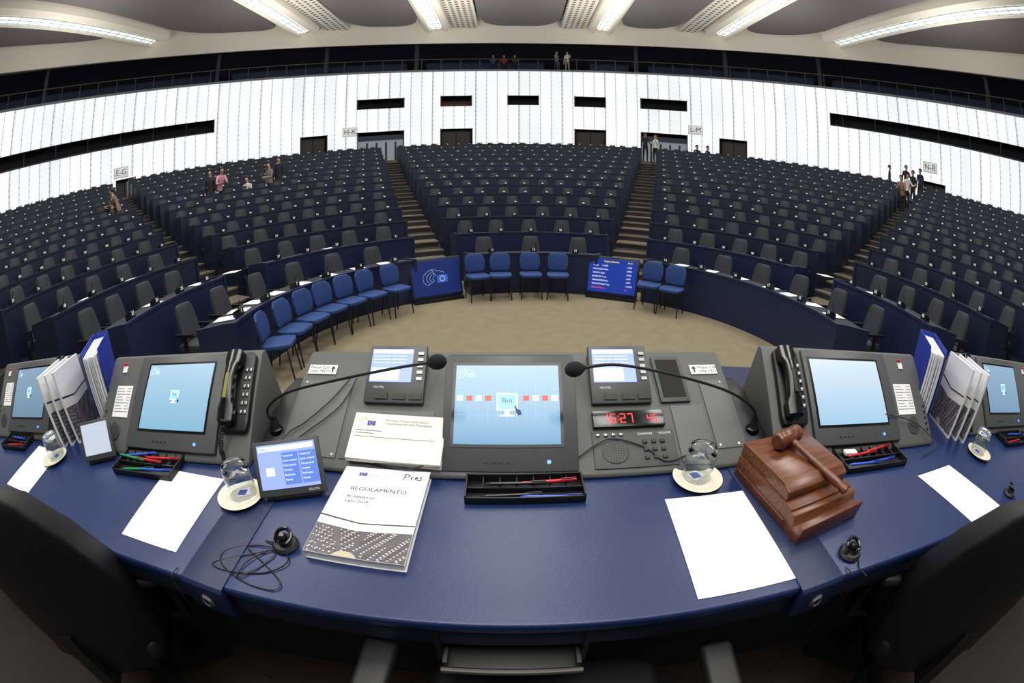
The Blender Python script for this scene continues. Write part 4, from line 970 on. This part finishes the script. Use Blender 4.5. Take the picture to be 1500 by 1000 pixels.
stand_az(17.2,20.9,0,'fold',(28,30,40),(24,26,34),"man in dark suit standing by the rear doorway",shirt=(220,220,225))
stand_az(18.5,20.9,-60,'point',(232,230,232),(24,24,28),"woman in white blouse and black trousers standing",longh=True,hair=(170,130,80),h=.95)
person(hall(27.2+.7,rn(13)+.82,zn(13)-.02),0,'sit',(60,34,34),(24,24,28),"seated person in dark red top in rear row",hair=(60,30,20))
person(hall(29.6,rn(13)+.82,zn(13)-.02),30,'sit',(26,26,30),(24,24,28),"seated person in black jacket in rear row")
person(hall(conv(57.2,22.5,21.6),21.6,WZ),40,'stand',(24,28,40),(24,26,34),"man in dark suit standing near the wall",shirt=(220,220,225))
for a,rr,c,ps,lb in ((60.2,20.6,(30,30,36),'fold',"person in dark jacket standing on the aisle"),(61.6,18.6,(225,220,215),'point',"person in white shirt standing on the aisle"),(62.6,19.6,(40,36,36),'stand',"person in dark clothes in the aisle group"),(61.0,17.6,(150,120,110),'bend',"person in pinkish top bending on the aisle"),(64.0,20.8,(30,32,50),'stand',"person in navy jacket in the aisle group")):
    q=hall(lineang(59.3,0,rr)+(a-62)*.6,rr,floorz(rr)); person(q,random.uniform(-60,60)-50,ps,c,(26,26,32),lb,group="people in the side aisle")
for az,n,ps,f,top,bot,lb,kw in ((-38.4,7,'bend',60,(215,150,165),(30,30,36),"woman in pink jacket standing among the desk rows",dict(hair=(60,40,30))),
    (-39.6,7,'stand',20,(28,28,34),(28,28,34),"man in dark suit standing among the desk rows",{}),
    (-31.6,7,'fold',-20,(120,112,112),(30,30,36),"person in grey jacket standing among the desk rows",dict(hair=(50,35,25))),
    (-30.3,8,'stand',0,(26,28,40),(26,26,30),"man in dark navy suit standing among the desk rows",{}),
    (-34.6,7,'sit',0,(200,195,190),(26,26,30),"seated person in pale shirt at a desk",{}),
    (-52.4,7,'bend',-60,(120,100,86),(60,50,44),"photographer in brown jacket leaning forward",{}),
    (-53.4,7,'sit',-60,(60,56,56),(40,40,44),"crouched cameraman in dark grey clothes",{})):
    stand_az(az,rn(n)+1.05,f,ps,top,bot,lb,**kw)
def gp(a,r,z,*ar,**k): q=hall(conv(a,26,r),r,z); person(q,-conv(a)+k.pop('f',0),*ar,**k)
gp(-2.8,RW+1.75,ZT+.5,'sit',(60,90,150),(30,30,40),"gallery visitor in blue shirt sitting"); gp(-1.2,RW+1.75,ZT+.5,'sit',(170,50,50),(30,30,40),"gallery visitor in red shirt sitting"); gp(.4,RW+1.75,ZT+.5,'sit',(50,45,50),(30,30,40),"gallery visitor in dark clothes sitting")
gp(6.6,RW+.9,ZT+.1,'walk',(140,140,146),(50,50,60),"gallery visitor in grey top walking along the railing",f=50,longh=True); gp(8.2,RW+.9,ZT+.1,'point',(225,220,210),(150,140,120),"gallery visitor in white shirt at the railing",f=-20)
# ------------------------------------------------------------------ lights, world, camera
w_=bpy.data.worlds.new("world"); SC.world=w_; w_.use_nodes=True; w_.node_tree.nodes['Background'].inputs[0].default_value=(.95,.97,1,1); w_.node_tree.nodes['Background'].inputs[1].default_value=.22
def area(loc,sx,sy,p,rot=(0,0,0),col=(1,.98,.94)):  # unseen area lamp added as fill, no fixture modelled
    l=bpy.data.lights.new("fill_lamp",'AREA'); l.shape='RECTANGLE'; l.size=sx; l.size_y=sy; l.energy=p; l.color=col
    o=bpy.data.objects.new("fill_lamp",l); COL.objects.link(o); o.location=loc; o.rotation_euler=rot; return o
for x in (-8,0,8):
    for y in (1,8): area((x,y,12.4),2.5,5,480)  # added lamps under the ceiling for general fill
area((0,14,12.4),8,3,480)  # one more added fill lamp, further back in the hall
area((0,-1.5,7.5),5,2,190,(rad(12),0,0))  # unseen lamp added above the podium to light the desk
for a in (-75,-40,-12,14,42,75): 
    q=hall(a,17,9.0); area(tuple(q),3,3,230,(pi,0,0),(1,.97,.92))  # added uplights floating in mid-air, brighten ceiling and fascia
SC.view_settings.view_transform='Standard'; SC.view_settings.look='None'; SC.view_settings.exposure=0; SC.view_settings.gamma=1
cam=bpy.data.cameras.new("camera"); co=bpy.data.objects.new("camera",cam); COL.objects.link(co)
co.location=(0,0,1.92); co.rotation_euler=(rad(70),0,0)
cam.type='PANO'; cam.sensor_width=24.6; cam.clip_start=0.01; cam.clip_end=300
SC.camera=co
